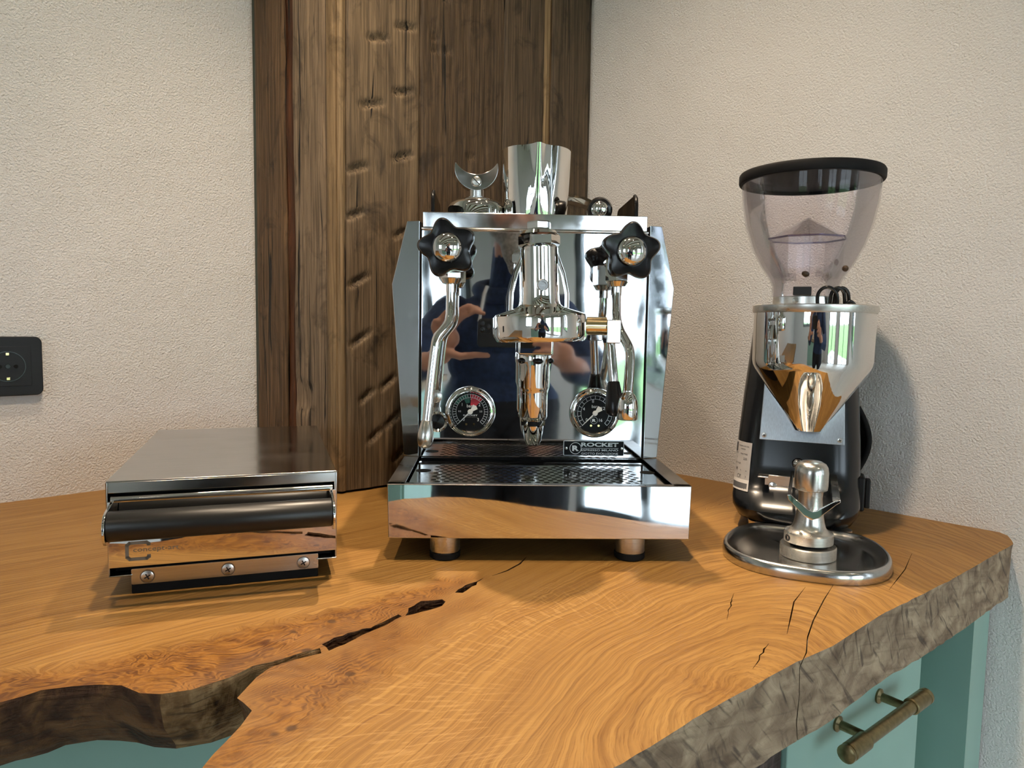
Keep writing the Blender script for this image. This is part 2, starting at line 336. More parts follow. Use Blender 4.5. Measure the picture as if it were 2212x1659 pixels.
def xf(origin, axis='z', spin=0.0):
    """matrix that sends local Z to the named axis"""
    R = {'z': Matrix(), 'x': Matrix.Rotation(PI / 2, 4, 'Y'), 'y': Matrix.Rotation(-PI / 2, 4, 'X'), '-y': Matrix.Rotation(PI / 2, 4, 'X'), '-z': Matrix.Rotation(PI, 4, 'X')}[axis]
    return Matrix.Translation(origin) @ R @ Matrix.Rotation(spin, 4, 'Z')
def aim(p, q, spin=0.0):
    d = (Vector(q) - Vector(p)).normalized(); return Matrix.Translation(p) @ d.to_track_quat('Z', 'Y').to_matrix().to_4x4() @ Matrix.Rotation(spin, 4, 'Z')
def hexprof(b, r, z0, z1, M4, ch=0.0015, mi=0):
    b.lathe([(r - ch, z0), (r, z0 + ch), (r, z1 - ch), (r - ch, z1)], 6, M4, True, mi)
def thing(name, label, cat, loc=(0, 0, 0), rz=0.0, group=None):
    o = bpy.data.objects.new(name, None); COL.objects.link(o); o.location = loc; o.rotation_euler = (0, 0, rz); o.empty_display_size = .05
    o['label'] = label; o['category'] = cat
    if group: o['group'] = group
    return o
def tag(o, label, cat, group=None):
    o['label'] = label; o['category'] = cat
    if group: o['group'] = group
    return o
def struct(o, label=None, cat=None):
    o['kind'] = 'structure'
    if label: o['label'] = label
    if cat: o['category'] = cat
    return o
def lab(o, t): o['label'] = t; return o
_tx = 0
def text(s, name, mat, parent, x, z, w=None, h=None, y=0.0, ext=0.0003, align='CENTER', sx=1.0, bold=0.0, M4=None):
    """flat lettering standing in the local XZ plane, facing -Y, centred on (x, z); fitted to width w or cap height h"""
    cu = bpy.data.curves.new(name, 'FONT'); cu.body = s; cu.extrude = 0.0; cu.offset = bold; cu.resolution_u = 3
    t = bpy.data.objects.new(name + '_tmp', cu); COL.objects.link(t)
    dg = bpy.context.evaluated_depsgraph_get(); me = bpy.data.meshes.new_from_object(t.evaluated_get(dg))
    bpy.data.objects.remove(t); bpy.data.curves.remove(cu)
    xs = [v.co.x for v in me.vertices]; ys = [v.co.y for v in me.vertices]
    W, H = max(xs) - min(xs), max(ys) - min(ys); cx, cy = (max(xs) + min(xs)) / 2, (max(ys) + min(ys)) / 2
    ky = h / H if h else w / W; kx = w / W if w else ky * sx
    for v in me.vertices:
        p = Vector(((v.co.x - cx) * kx + x, y, (v.co.y - cy) * ky + z)); v.co = (M4(p) if callable(M4) else M4 @ p) if M4 else p
    me.materials.append(M[mat]); me.name = name
    o = bpy.data.objects.new(name, me); COL.objects.link(o); o.parent = parent
    return o

# ------------------------------------------------------------------ room shell
K = Vector((-.047, 1.636)); U = Vector((math.cos(math.radians(223)), math.sin(math.radians(223)))); Vv = Vector((math.cos(math.radians(-45)), math.sin(math.radians(-45))))
LU, LV, HC = 4.5, 5.0, 2.62
P_u = K + U * LU; P_v = K + Vv * LV; P_r = K + U * LU + Vv * LV
def wall(name, a, b, openings=()):
    """slab from a to b with its back 0.1 m outside; openings are (s0, s1, z0, z1) in metres along it"""
    d = (b - a); L = d.length; d.normalize(); n = Vector((d.y, -d.x))
    mid = (K + P_r) / 2
    if (mid - a).dot(n) > 0: n = -n
    def bx(mb, s0, s1, z0, z1):
        q = [a + d * s0, a + d * s1, a + d * s1 + n * .1, a + d * s0 + n * .1]
        mb.add([(p.x, p.y, z0) for p in q] + [(p.x, p.y, z1) for p in q], [(0, 3, 2, 1), (4, 5, 6, 7), (0, 1, 5, 4), (1, 2, 6, 5), (2, 3, 7, 6), (3, 0, 4, 7)])
    mb = MB(); s = -.1
    for (s0, s1, z0, z1) in sorted(openings):
        bx(mb, s, s0, 0, HC)
        if z0 > 0: bx(mb, s0, s1, 0, z0)
        if z1 < HC: bx(mb, s0, s1, z1, HC)
        s = s1
    bx(mb, s, L + .1, 0, HC)
    return struct(mb.build(name, 'plaster', smooth=None)), d, n
OP_R = [(0.98, 2.25, 0.02, 2.25), (2.75, 4.2, 0.02, 2.2)]           # from the rear corner along the rear right wall
OP_L = [(0.25, 1.25, 0.95, 2.2), (2.6, 3.7, 0.95, 2.2)]            # from the rear corner along the rear left wall
OP_S = [(2.05, 3.65, 0.92, 2.2)]                                    # along the right wall, beyond the worktop
wall('wall_left', K, P_u); _, dS, nS = wall('wall_right', K, P_v, OP_S)
_, dR, nR = wall('wall_rear_right', P_r, P_v, OP_R)
_, dL, nL = wall('wall_rear_left', P_r, P_u, OP_L)
def quad_slab(name, mat, z0, z1, ex=.1):
    c = (K + P_r) / 2; q = [c + (p - c) * (1 + ex / 3) for p in (K, P_v, P_r, P_u)]
    mb = MB(); mb.add([(p.x, p.y, z0) for p in q] + [(p.x, p.y, z1) for p in q], [(0, 3, 2, 1), (4, 5, 6, 7), (0, 1, 5, 4), (1, 2, 6, 5), (2, 3, 7, 6), (3, 0, 4, 7)])
    return struct(mb.build(name, mat, smooth=None))
quad_slab('floor', 'floor', -.1, 0); quad_slab('ceiling', 'ceil', HC, HC + .1)
wi = 0
for (a, d, n, ops) in ((P_r, dR, nR, OP_R), (P_r, dL, nL, OP_L), (K, dS, nS, OP_S)):
    for (s0, s1, z0, z1) in ops:
        wi += 1; w = bpy.data.objects.new('window_%d' % wi, None); COL.objects.link(w); struct(w)
        rz = math.atan2(d.y, d.x); w.location = (a.x, a.y, 0); w.rotation_euler = (0, 0, rz)
        sg = 1 if Vector((-d.y, d.x)).dot(n) > 0 else -1
        y0, y1 = sorted((sg * .02, sg * .08)); fr = MB(); t = .06; ns = 2
        fr.box(s0, s1, y0, y1, z0, z0 + t).box(s0, s1, y0, y1, z1 - t, z1)
        for k in range(ns + 1):
            c = s0 + (s1 - s0 - t) * k / ns; fr.box(c, c + t, y0, y1, z0, z1)
        fr.build('window_frame', 'winframe', w, smooth=None)
        for k in range(ns):
            c0 = s0 + t + (s1 - s0 - t) * k / ns; c1 = s0 + (s1 - s0 - t) * (k + 1) / ns
            g = MB(); ym = (y0 + y1) / 2; g.box(c0, c1, ym - .003, ym + .003, z0 + t, z1 - t); g.build('pane', 'glass', w, smooth=None)
        L = bpy.data.lights.new('window_portal', 'AREA'); L.shape = 'RECTANGLE'; L.size = s1 - s0; L.size_y = z1 - z0; L.cycles.is_portal = True
        lo = bpy.data.objects.new('window_portal', L); COL.objects.link(lo)
        cpt = a + d * ((s0 + s1) / 2) + n * .11; lo.location = (cpt.x, cpt.y, (z0 + z1) / 2)
        lo.rotation_euler = Vector((-n.x, -n.y, 0)).to_track_quat('-Z', 'Y').to_euler()
lw = MB(); lw.box(-40, 40, -40, 30, -.45, -.4); struct(lw.build('lawn', 'lawn', smooth=None))
lw = MB(); c_ = [P_r + nR * .12, P_v + nR * .12 + dR * .5, P_v + nR * 3.0 + dR * .5, P_r + nR * 3.0]; lw.add([(p.x, p.y, -.06) for p in c_] + [(p.x, p.y, -.40) for p in c_], [(0, 1, 2, 3), (4, 7, 6, 5), (0, 4, 5, 1), (1, 5, 6, 2), (2, 6, 7, 3), (3, 7, 4, 0)]); struct(lw.build('added_terrace', 'floor', smooth=None))  # pale slab added outside so the tray front mirrors something bright
# ceiling beams run along the left wall direction
for i in range(6):
    c = K + Vv * (0.75 + i * .78); mb = MB(); mb.box(-.05, LU, -.06, .06, HC - .12, HC)
    o = mb.build('trim_%d' % (i + 1), 'beam', smooth=None); o.location = (c.x, c.y, 0); o.rotation_euler = (0, 0, math.radians(223)); struct(o)

# ------------------------------------------------------------------ lamps
def spot(loc, target, watts, label, angle=95, blend=.7, size=.03, light=True, group='spots over the worktop'):
    t = thing('ceiling_spot', label, 'lamp', loc, 0, group)
    A = aim((0, 0, 0), Vector(target) - Vector(loc))
    h = MB(); h.lathe([(.028, -.07), (.034, -.065), (.036, .0), (.033, .0), (.031, -.02), (.0001, -.022)], 24, A, False); h.build('housing', 'whiteplastic', t)
    d = MB(); d.lathe([(.0001, -.018), (.029, -.018)], 24, A, False); d.build('lamp_disc', 'lamp', t)
    s = MB(); s.tube([A @ Vector((0, 0, -.06)), (0, 0, HC - loc[2])], .008, 10); s.build('stem', 'whiteplastic', t)
    if light:
        L = bpy.data.lights.new('spot_light', 'SPOT'); L.energy = watts; L.color = WARM; L.spot_size = math.radians(angle); L.spot_blend = blend; L.shadow_soft_size = size
        o = bpy.data.objects.new('spot_light', L); COL.objects.link(o); o.parent = t; o.matrix_local = A @ Matrix.Translation((0, 0, .004)) @ Matrix.Rotation(PI, 4, 'X')
    return t
spot((0.0, .42, 2.42), (.06, .95, .95), LAMP_B, 'warm ceiling spot above the front of the oak worktop', 84, .9)
spot((-.42, .74, 2.42), (-.36, .78, .9), LAMP_A, 'warm ceiling spot straight above the knock box', 80, .9)
spot((.42, .16, 2.42), (.08, -.30, 1.50), 14, 'added warm spot that brightens the photographer', 60)  # added lamp, lifts the dim face and hoodie in the mirror
spot((.03, 1.25, 2.30), (.03, .72, .9), LAMP_C, 'added warm spot for the shadow in front of the espresso machine', 38, .5, .02)  # added lamp, throws a dark area onto the worktop before the tray
for (x, y) in ((-1.3, -.6), (1.25, -.5), (.0, -1.6), (1.2, -2.2), (-.9, -2.6), (2.2, -1.4), (.2, -3.6)):
    spot((x, y, 2.42), (x, y, 0), LAMP_ROOM, 'warm ceiling spot over the room, seen only reflected in chrome', 120, group='room ceiling spots')

# ------------------------------------------------------------------ plank column across the corner
SA = Vector((-.449, 1.25)); SB = Vector((-.268, 1.094)); dF = Vector((math.cos(math.radians(40)), math.sin(math.radians(40))))
dA = (SB - SA).normalized(); SCc = SB + dF * .552
core = MB(); q = [SA + Vector((-.004, .006)), SB + Vector((.004, .024)), SCc + Vector((0.0, .02)), K + Vector((0, .02))]
core.prism([(p.x, p.y) for p in q], CT + .001, HC, 'z'); core = struct(core.build('wall_corner', 'darkgreen', smooth=None), 'plank-clad column standing in the corner')
def plank(org, d, s0, s1, th, mat, seed, wav0=0.0, wav1=0.0, dents=(), lift=0.0, rough=.0012, z0=CT + .004, z1=2.60):
    """board standing upright on a face: hand-hewn front on a fine grid, its own edges and thickness"""
    n = Vector((d.y, -d.x)); fine_ = .6 if dents else 1; nz = int((z1 - z0) / (.006 * fine_)); nx = max(3, int((s1 - s0) / (.005 * fine_)))
    if n.dot(Vector((0, -1))) < 0: n = -n
    V = []; 
    for j in range(nz + 1):
        z = z0 + (z1 - z0) * j / nz
        a = s0 + wav0 * noise.noise((seed, 3.1, z * 5)) ; b = s1 + wav1 * noise.noise((seed, 8.3, z * 5))
        for i in range(nx + 1):
            f = i / nx; s = a + (b - a) * f
            h = th + rough * (noise.noise((s * 40 + seed, 0, z * 9)) + .6 * noise.noise((s * 130, seed, z * 22)))
            e = min(f, 1 - f) * (s1 - s0); h -= .0035 * max(0, 1 - e / .006) ** 2
            for (ds, dz, dl, dw, ang, dep) in dents:
                u = s - (s0 + ds); w = z - dz; ca, sa = math.cos(ang), math.sin(ang)
                pu, pw = u * ca + w * sa, -u * sa + w * ca
                if abs(pu) < dl and -.007 < pw < dw * 1.5: k1 = max(0, min(1, (pw + .006) / .007)); k2 = max(0, min(1, pw / (dw * 1.5))); h -= dep * (1 - (pu / dl) ** 2) * k1 * k1 * (3 - 2 * k1) * (1 - k2)
            p = org + d * s + n * h; V.append((p.x, p.y, z))
    F = [(j * (nx + 1) + i, j * (nx + 1) + i + 1, (j + 1) * (nx + 1) + i + 1, (j + 1) * (nx + 1) + i) for j in range(nz) for i in range(nx)]
    o0 = len(V); rows = nz + 1
    for j in range(rows):
        for i in (0, nx):
            v = Vector(V[j * (nx + 1) + i]); k_ = (Vector((v.x, v.y)) - org).dot(d); p = org + d * k_; V.append((p.x, p.y, v.z))
    for j in range(nz):
        a, b = j * (nx + 1), (j + 1) * (nx + 1); c, e = o0 + j * 2, o0 + (j + 1) * 2
        F += [(a, b, e, c), (a + nx, c + 1, e + 1, b + nx)]
    F.append(tuple([o0, o0 + 1] + [i for i in range(nx, -1, -1)]))
    mb = MB(); mb.v = [Vector(v) for v in V]; mb.f = F; mb.m = [0] * len(F)
    o = mb.build('plank', mat, core, smooth=50); return o
PW = {
 'p_brown': plank_wood('plank_dark_brown', (0.038, 0.021, 0.010), (0.168, 0.099, 0.048), seed=1.0),
 'p_rust': plank_wood('plank_rust_wane', (0.034, 0.011, 0.004), (0.125, 0.042, 0.012), seed=4.0),
 'p_pale': plank_wood('plank_pale_grey', (0.120, 0.082, 0.050), (0.290, 0.207, 0.130), seed=7.0),
 'p_sap': plank_wood('plank_sapwood', (0.17, 0.108, 0.052), (0.32, 0.215, 0.112), seed=9.0),
 'p_hewn': plank_wood('plank_hewn', (0.066, 0.043, 0.024), (0.212, 0.145, 0.082), seed=12.0),
 'p_deep': plank_wood('plank_deep_brown', (0.028, 0.017, 0.009), (0.110, 0.069, 0.036), seed=15.0),
 'p_mid': plank_wood('plank_mid_brown', (0.036, 0.024, 0.013), (0.110, 0.073, 0.042), seed=19.0),
}
M.update(PW)
AX = .55
plank(SA, dA, .009, .100, .006, 'p_brown', 1.3, .002, .006)
plank(SA, dA, .099, .129, .001, 'p_rust', 2.9, .006, .006, rough=.003)
plank(SA, dA, .128, .2185, .008, 'p_pale', 5.1, .006, .001, [(.045, 1.04, .030, .06, 1.25, .004)])
plank(SA, dA, .2195, .2415, .010, 'p_sap', 6.0, 0, .001, rough=.0005)
hew = []
random.seed(11)
for (ds, dz) in ((.055, 1.60), (.105, 1.63), (.045, 1.50), (.10, 1.53), (.020, 1.40), (.10, 1.43), (.016, 1.33), (.10, 1.31), (.022, 1.23), (.025, 1.14), (.036, 1.05), (.075, 1.07), (.05, .985), (.085, 1.01), (.10, .955)):
    hew.append((ds, dz, .020 + random.random() * .008, .0065, .18 + (1.62 - dz) * .85, .0065))
plank(SB, dF, -.004, .0085, .011, 'p_sap', 8.0, 0, .001, rough=.0005)
plank(SB, dF, .0085, .139, .009, 'p_hewn', 12.7, .002, .001, hew)
hew2 = [(random.uniform(.02, .15), random.uniform(1.15, 1.75), random.uniform(.008, .016), .008, random.uniform(-.1, .2), .004) for _ in range(22)]
plank(SB, dF, .1415, .3155, .007, 'p_deep', 22.0, .001, .001, hew2, rough=.0024)
plank(SB, dF, .3170, .4140, .005, 'p_mid', 31.0, .001, .004, rough=.0016)
plank(SB, dF, .4120, .4320, .001, 'p_sap', 33.0, .001, .001, rough=.0005)
plank(SB, dF, .4310, .5350, .006, 'p_mid', 41.0, .004, .001, rough=.0012)

# ------------------------------------------------------------------ power socket on the left wall
wl_d = -U; sock = thing('power_socket', 'black square wall socket on the left plaster wall', 'socket')
S0 = Vector((-.7305, .9989)) + wl_d * .0145
sock.location = (S0.x, S0.y, 1.0962); sock.rotation_euler = (0, 0, math.atan2(wl_d.y, wl_d.x))
def rrect(w, h, r, n=6, cx=0, cz=0):
    o = []
    for (sx, sz, a0) in ((1, 1, 0), (-1, 1, PI / 2), (-1, -1, PI), (1, -1, 3 * PI / 2)):
        for i in range(n + 1):
            a = a0 + PI / 2 * i / n; o.append((cx + sx * (w / 2 - r) + r * math.cos(a), cz + sz * (h / 2 - r) + r * math.sin(a)))
    return o
b = MB(); b.prism(rrect(.084, .0845, .009), -.0095, .0, 'y'); b.build('cover_frame', 'black', sock, .0012)
b = MB(); b.prism(rrect(.056, .056, .0015, 2), -.0105, -.009, 'y'); b.build('insert', 'black', sock, .0004)
b = MB(); b.lathe([(.0205, -.0112), (.0215, -.0112), (.0215, -.0100), (.0195, -.0103), (.018, .004), (.0001, .004)], 40, Matrix.Rotation(-PI / 2, 4, 'X'), False); b.build('well', 'black_paint', sock)
for sz in (1, -1):
    b = MB(); b.box(-.0022, .0022, -.0118, -.004, sz * .0175 - .002, sz * .0175 + .002); b.build('earth_clip', 'brass', sock, .0005)
for sx in (1, -1):
    b = MB(); b.lathe([(.0027, 0), (.0027, .002)], 16, xf((sx * .0095, -.0123, 0), 'y')); b.build('pin_hole', 'rubber', sock)
b = MB(); b.lathe([(.003, 0), (.0035, .0015)], 12, xf((0, -.0118, 0), 'y')); b.build('screw', 'black_gloss', sock)

# ------------------------------------------------------------------ oak worktop
def inpoly(p, poly):
    c = False; j = len(poly) - 1
    for i in range(len(poly)):
        (xi, yi), (xj, yj) = poly[i], poly[j]
        if (yi > p[1]) != (yj > p[1]) and p[0] < (xj - xi) * (p[1] - yi) / (yj - yi) + xi: c = not c
        j = i
    return c
INL = [(-.3503, .4708), (-.333, .4883), (-.3135, .4941), (-.2969, .4973), (-.2799, .4959), (-.261, .4854), (-.2457, .4846), (-.2275, .4916), (-.207, .5106), (-.1962, .5283), (-.1787, .5404), (-.1632, .5537), (-.1539, .5606)]
INR = [(-.15, .5517), (-.1667, .5408), (-.1818, .528), (-.1874, .5119), (-.1886, .5008), (-.1905, .4813), (-.1842, .4759), (-.1742, .4654), (-.1747, .4468), (-.1771, .43), (-.1797, .4153), (-.181, .395), (-.178, .37)]
out = [(-1.68, .112), (-.7305, .9989), (-.047, 1.636), (.656, .933)]                                        # along the walls
out += [(.6570, .9180), (.6513, .9071), (.6388, .8808), (.5983, .8473), (.54, .7985), (.4815, .7497), (.3935, .6813), (.3478, .6458), (.275, .5804)]
notch_i = len(out)
out += [(.2400, .5556), (.2471, .5665), (.2612, .5976), (.2807, .6324), (.3129, .6836), (.3500, .7398), (.3119, .6840), (.2797, .6328), (.2602, .5980), (.2461, .5667), (.2386, .5543)]
out += [(.2316, .5498), (.1805, .508), (.1364, .4718), (.1007, .4388), (.0705, .4130), (.0411, .3900), (.0, .358), (-.05, .325), (-.10, .318), (-.15, .333)]
nR_ = len(out); out += INR[::-1]; tip = len(out); out += INL[::-1]; endL = len(out)
out += [(-.40, .432), (-.50, .345), (-.62, .235), (-.80, .06), (-1.0, -.13), (-1.24, -.36)]
def resample(poly, step, n0=0):
    o = []; tagl = []
    for i in range(len(poly)):
        a, b = Vector(poly[i]), Vector(poly[(i + 1) % len(poly)]); L = (b - a).length; k = max(1, int(L / step)) if i >= 3 and L < .3 else 1
        for t in range(k): p = a.lerp(b, t / k); o.append((p.x, p.y)); tagl.append(i)
    return o, tagl
OUT, TG = resample(out, .012)
kinds = []
for (x, y), i in zip(OUT, TG):
    kinds.append('wall' if i < 3 else 'sawn' if i < nR_ - 2 else 'tongue' if i < tip - 1 else 'inlet' if i < tip + 6 else 'bark')
# wobble the natural edges a little
OUT = [(x + .0022 * noise.noise((x * 60, y * 60, 1)), y + .0022 * noise.noise((x * 60, y * 60, 5))) if k_ in ('bark', 'inlet') else (x + .0012 * noise.noise((x * 90, y * 90, 1)), y + .0012 * noise.noise((x * 90, y * 90, 4))) if k_ == 'sawn' and not (.235 < x < .352 and y < .75) else (x, y) for (x, y), k_ in zip(OUT, kinds)]
HOLES = [[(-.153, .5674), (-.1474, .5799), (-.1312, .5951), (-.1204, .6012), (-.1009, .631), (-.0967, .626), (-.109, .6055), (-.1205, .5918), (-.1348, .5681), (-.1453, .5568)],
         [(-.0932, .6282), (-.0932, .6452), (-.0837, .6624), (-.0644, .669), (-.0606, .6622), (-.0626, .6509), (-.0805, .6371)],
         [(-.0523, .6863), (-.0445, .7069), (-.0332, .718), (-.0264, .7292), (-.0371, .7021), (-.0454, .6866)]]
def slit(pts, w):
    L, R = [], []
    for i, p in enumerate(pts):
        a, c = Vector(pts[max(i - 1, 0)]), Vector(pts[min(i + 1, len(pts) - 1)]); d = (c - a).normalized(); n = Vector((-d.y, d.x)); ww = w * (0.15 if i in (0, len(pts) - 1) else 1)
        p = Vector(p); L.append(tuple(p + n * ww)); R.append(tuple(p - n * ww))
    return L + R[::-1]
HOLES += [slit([(.4848, .8362), (.444, .7772), (.418, .745), (.3914, .712)], .0005), slit([(.2211, .5828), (.2100, .5660), (.1931, .537)], .0008),
          slit([(.2275, .6985), (.214, .665), (.1998, .6295)], .0005), slit([(.3078, .7174), (.2797, .6765), (.260, .635), (.2441, .6018)], .0006),
          slit([(-.018, .735), (-.002, .752), (.012, .775), (.02, .80)], .0012)]
def holeres(h):
    o = []
    for i in range(len(h)):
        a, c = Vector(h[i]), Vector(h[(i + 1) % len(h)]); k_ = max(1, int((c - a).length / .006))
        for t in range(k_):
            p = a.lerp(c, t / k_); o.append((p.x + .0022 * noise.noise((p.x * 170, p.y * 170, 2)), p.y + .0022 * noise.noise((p.x * 170, p.y * 170, 7)))) if len(h) == 10 or len(h) in (6, 7) else o.append((p.x, p.y))
    return o
HOLES = [holeres(h) for h in HOLES]
pv = [Vector(p) for p in OUT]; pe = [(i, (i + 1) % len(OUT)) for i in range(len(OUT))]
for h in HOLES:
    o0 = len(pv); pv += [Vector(p) for p in h]; pe += [(o0 + i, o0 + (i + 1) % len(h)) for i in range(len(h))]
nb_ = len(pv); x = -.95
random.seed(5)
while x < .68:
    y = .0
    while y < 1.5:
        p = (x + random.uniform(-.003, .003), y + random.uniform(-.003, .003))
        if inpoly(p, OUT) and not any(inpoly(p, h) for h in HOLES): pv.append(Vector(p))
        y += .014
    x += .014
cv, ce, cf, ov, oe, of = geometry.delaunay_2d_cdt(pv, pe, [], 0, 1e-6)
tris = []
for f in cf:
    c = sum((cv[i] for i in f), Vector((0, 0))) / 3
    if inpoly(c, OUT) and not any(inpoly(c, h) for h in HOLES): tris.append(tuple(f))
TH = .070
def under(x, y, kd):
    if kd == 'bark': return (x - .012, y + .046)
    if kd == 'inlet': return (x - .010, y + .050)
    if kd == 'tongue': return (x + .012, y + .010)
    return (x, y)
V = [(p.x, p.y, CT) for p in cv]; F = [t for t in tris]; mi = [0] * len(F)
# side skirts in a few courses so the natural edges bulge
def skirt(ring, kd, mati):
    n = len(ring); rows = [0.0, .12, .45, .8, 1.0]; base = len(V)
    for t in rows:
        for (x, y), k_ in zip(ring, kd):
            bx, by = under(x, y, k_); s = t * t if k_ in ('bark', 'inlet') else t
            jx = jy = 0
            if k_ in ('bark', 'inlet', 'tongue') and 0 < t: jx, jy = .006 * noise.noise((x * 25, y * 25, t * 3)), .006 * noise.noise((x * 25, y * 25, t * 3 + 9))
            if k_ == 'sawn' and 0 < t: jx, jy = .0022 * noise.noise((x * 70, y * 70, t * 5)) - .0012, .0022 * noise.noise((x * 70, y * 70, t * 5 + 9)) + .0012
            V.append((x + (bx - x) * s + jx, y + (by - y) * s + jy, CT - TH * t))
    for j in range(len(rows) - 1):
        for i in range(n):
            i2 = (i + 1) % n; F.append((base + j * n + i, base + j * n + i2, base + (j + 1) * n + i2, base + (j + 1) * n + i)); mi.append(mati(kd[i]))
skirt(OUT, kinds, lambda k_: {'wall': 1, 'sawn': 1, 'tongue': 2, 'inlet': 3, 'bark': 2}[k_])
for h in HOLES: skirt(h, ['hole'] * len(h), lambda k_: 2)
me = bpy.data.meshes.new('oak_worktop'); me.from_pydata(V, [], F)
for q in ('wood', 'sawn', 'bark', 'inlet'): me.materials.append(M[q])
me.polygons.foreach_set('material_index', mi)
Q = Vector((.165, .490)); eD = Vector((math.cos(math.radians(55)), math.sin(math.radians(55)))); eN = Vector((-eD.y, eD.x))
CK0, CKd = Vector((-.17, .53)), Vector((.6, .8)); CKn = Vector((-.8, .6))
ringA, alongA, burlA, rayA = [], [], [], []
ZA = [(-.60, .33), (-.462, .454), (-.375, .506), (-.306, .535), (-.241, .579), (-.168, .627), (-.113, .678), (-.049, .739), (-.026, .726), (-.091, .623), (-.148, .553), (-.192, .493), (-.249, .46), (-.318, .426), (-.389, .379), (-.60, .2)]
ZB = [(-.167, .54), (-.148, .551), (-.084, .629), (-.04, .675), (-.017, .664), (-.056, .609), (-.08, .547), (-.099, .496), (-.125, .442), (-.147, .403), (-.166, .348), (-.196, .402), (-.181, .462), (-.201, .481)]
def pdist(p, poly):
    d = 9
    for i in range(len(poly)):
        a, c = Vector(poly[i - 1]), Vector(poly[i]); t = max(0, min(1, (p - a).dot(c - a) / (c - a).length_squared)); d = min(d, (p - a - (c - a) * t).length)
    return -d if inpoly(p, poly) else d
def sm(a, b, x): t = max(0, min(1, (x - a) / (b - a))); return t * t * (3 - 2 * t)
for v in me.vertices:
    p = Vector((v.co.x, v.co.y)); rL = p.dot(Vector((-.682, .731))); aL = p.dot(Vector((.731, .682)))
    d = p - Q; rR = math.sqrt(d.dot(eN) ** 2 + (d.dot(eD) * .42) ** 2 + 1e-6); aR = math.atan2(d.dot(eD) * .42, d.dot(eN)) * .25
    s = (p - CK0).dot(CKn); w = sm(-.07, .05, s)
    ringA.append(rR * (1 - w) + (rL + .3) * w); alongA.append(aR * (1 - w) + aL * w)
    kn = 1 - sm(.0, .035, (p - Vector((.15, .507))).length)
    jit = .010 * noise.noise((p.x * 30, p.y * 30, 0)); burlA.append(max(0, min(1, max(1 - sm(-.010, .006, pdist(p, ZA) + jit), 1 - sm(-.03, .012, pdist(p, ZB) + jit), kn * .35)))); rayA.append(sm(-.02, .05, (p - CK0).dot(-CKn)) * (1 - sm(.16, .26, (p - Vector((-.0, .50))).length)) * sm(.13, .20, (p - Q).length))
for nm, arr in (('ring', ringA), ('along', alongA), ('burl', burlA), ('ray', rayA)):
    at_ = me.attributes.new(nm, 'FLOAT', 'POINT'); at_.data.foreach_set('value', arr)
me.polygons.foreach_set('use_smooth', [True] * len(me.polygons)); me.set_sharp_from_angle(angle=math.radians(40)); me.update()
wt = bpy.data.objects.new('oak_worktop', me); COL.objects.link(wt)
tag(wt, 'thick oiled oak slab worktop with a live edge and an open crack', 'worktop')

# ------------------------------------------------------------------ green cabinets below
ED, EN, E0 = Vector((.783, .6216)), Vector((-.6216, .783)), Vector((.23, .5563))
def ep(t, off): p = E0 + ED * t + EN * off; return (p.x, p.y)
cab = thing('green_cabinet', 'sage green base cabinet with drawer under the right end of the worktop', 'cabinet', (*ep(0, .02), 0), math.atan2(ED.y, ED.x))
ZB, ZT = .0, CT - TH - .001
b = MB(); b.prism([(.039, .022), (.318, .022), (.318, .34), (.039, .34)], ZB + .08, ZT, 'z'); b.build('carcass', 'green', cab, smooth=None)
b = MB(); b.box(.038, .314, .0, .020, .60, ZT - .003); dr = b.build('drawer_front', 'green', cab, .0015)
b = MB(); b.box(.038, .314, .0, .020, .10, .597); b.build('door_front', 'green', cab, .0015)
b = MB(); b.prism([(.3185, .090), (.4345, .090), (.4345, .110), (.3185, .110)], ZB, ZT, 'z'); b.build('corner_post', 'green', cab, smooth=None)
b = MB(); b.prism([(.4355, -.010), (.560, .012), (.520, .110), (.4355, .110)], ZB, ZT, 'z'); b.build('end_panel', 'green', cab, smooth=None)
b = MB(); b.box(-.06, .036, .004, .08, ZB, ZT); lab(b.build('wood_post', 'darkwood', cab, .002), 'dark old timber post')
hz = .792
hd = MB(); hd.tube([(.098, -.030, hz), (.235, -.030, hz)], .0062, 16); hd = hd.build('handle', 'bronze', cab); lab(hd, 'aged bronze bar handle')
for t in (.125, .210):
    h = MB(); h.lathe([(.0075, 0), (.0078, .002), (.0045, .004), (.0042, .030)], 20, xf((t, .0, hz), '-y')); h.build('handle_post', 'bronze', hd)
for t0, t1 in ((.088, .118), (.214, .244)):
    h = MB(); h.lathe([(.0070, 0), (.0082, .001), (.0082, t1 - t0 - .001), (.0070, t1 - t0)], 20, xf((t0, -.030, hz), 'x')); h.build('handle_collar', 'bronze', hd)
    h = MB(); te = t0 - .007 if t0 < .15 else t1 + .001; h.lathe([(.006, 0), (.0082, .0012), (.0082, .0045), (.006, .006)], 20, xf((te, -.030, hz), 'x')); h.build('handle_cap', 'bronze', hd)
cab2 = thing('green_cabinet', 'dark-shaded green base cabinet below the live edge on the left', 'cabinet', (-.255, .655, 0), math.radians(24))
b = MB(); b.box(-.60, .05, .0, .40, .08, ZT); b.build('carcass', 'green', cab2, smooth=None)
b = MB(); b.box(-.60, .012, -.020, -.001, .10, ZT - .002); b.build('door_front', 'green', cab2, .0015)
b = MB(); b.box(.016, .13, -.020, -.001, .10, ZT - .002); b.build('side_stile', 'green', cab2, .0015)
isl = thing('kitchen_island', 'sage green low kitchen unit across the room, seen mirrored in the steel', 'cabinet', (-.62, -1.75, 0), math.radians(10))
b = MB(); b.box(-.40, .40, -.30, .30, 0, .86); b.build('carcass', 'green', isl, smooth=None)
b = MB(); b.box(-.43, .43, -.33, .33, .861, .90); b.build('worktop', 'sawn', isl, .003)
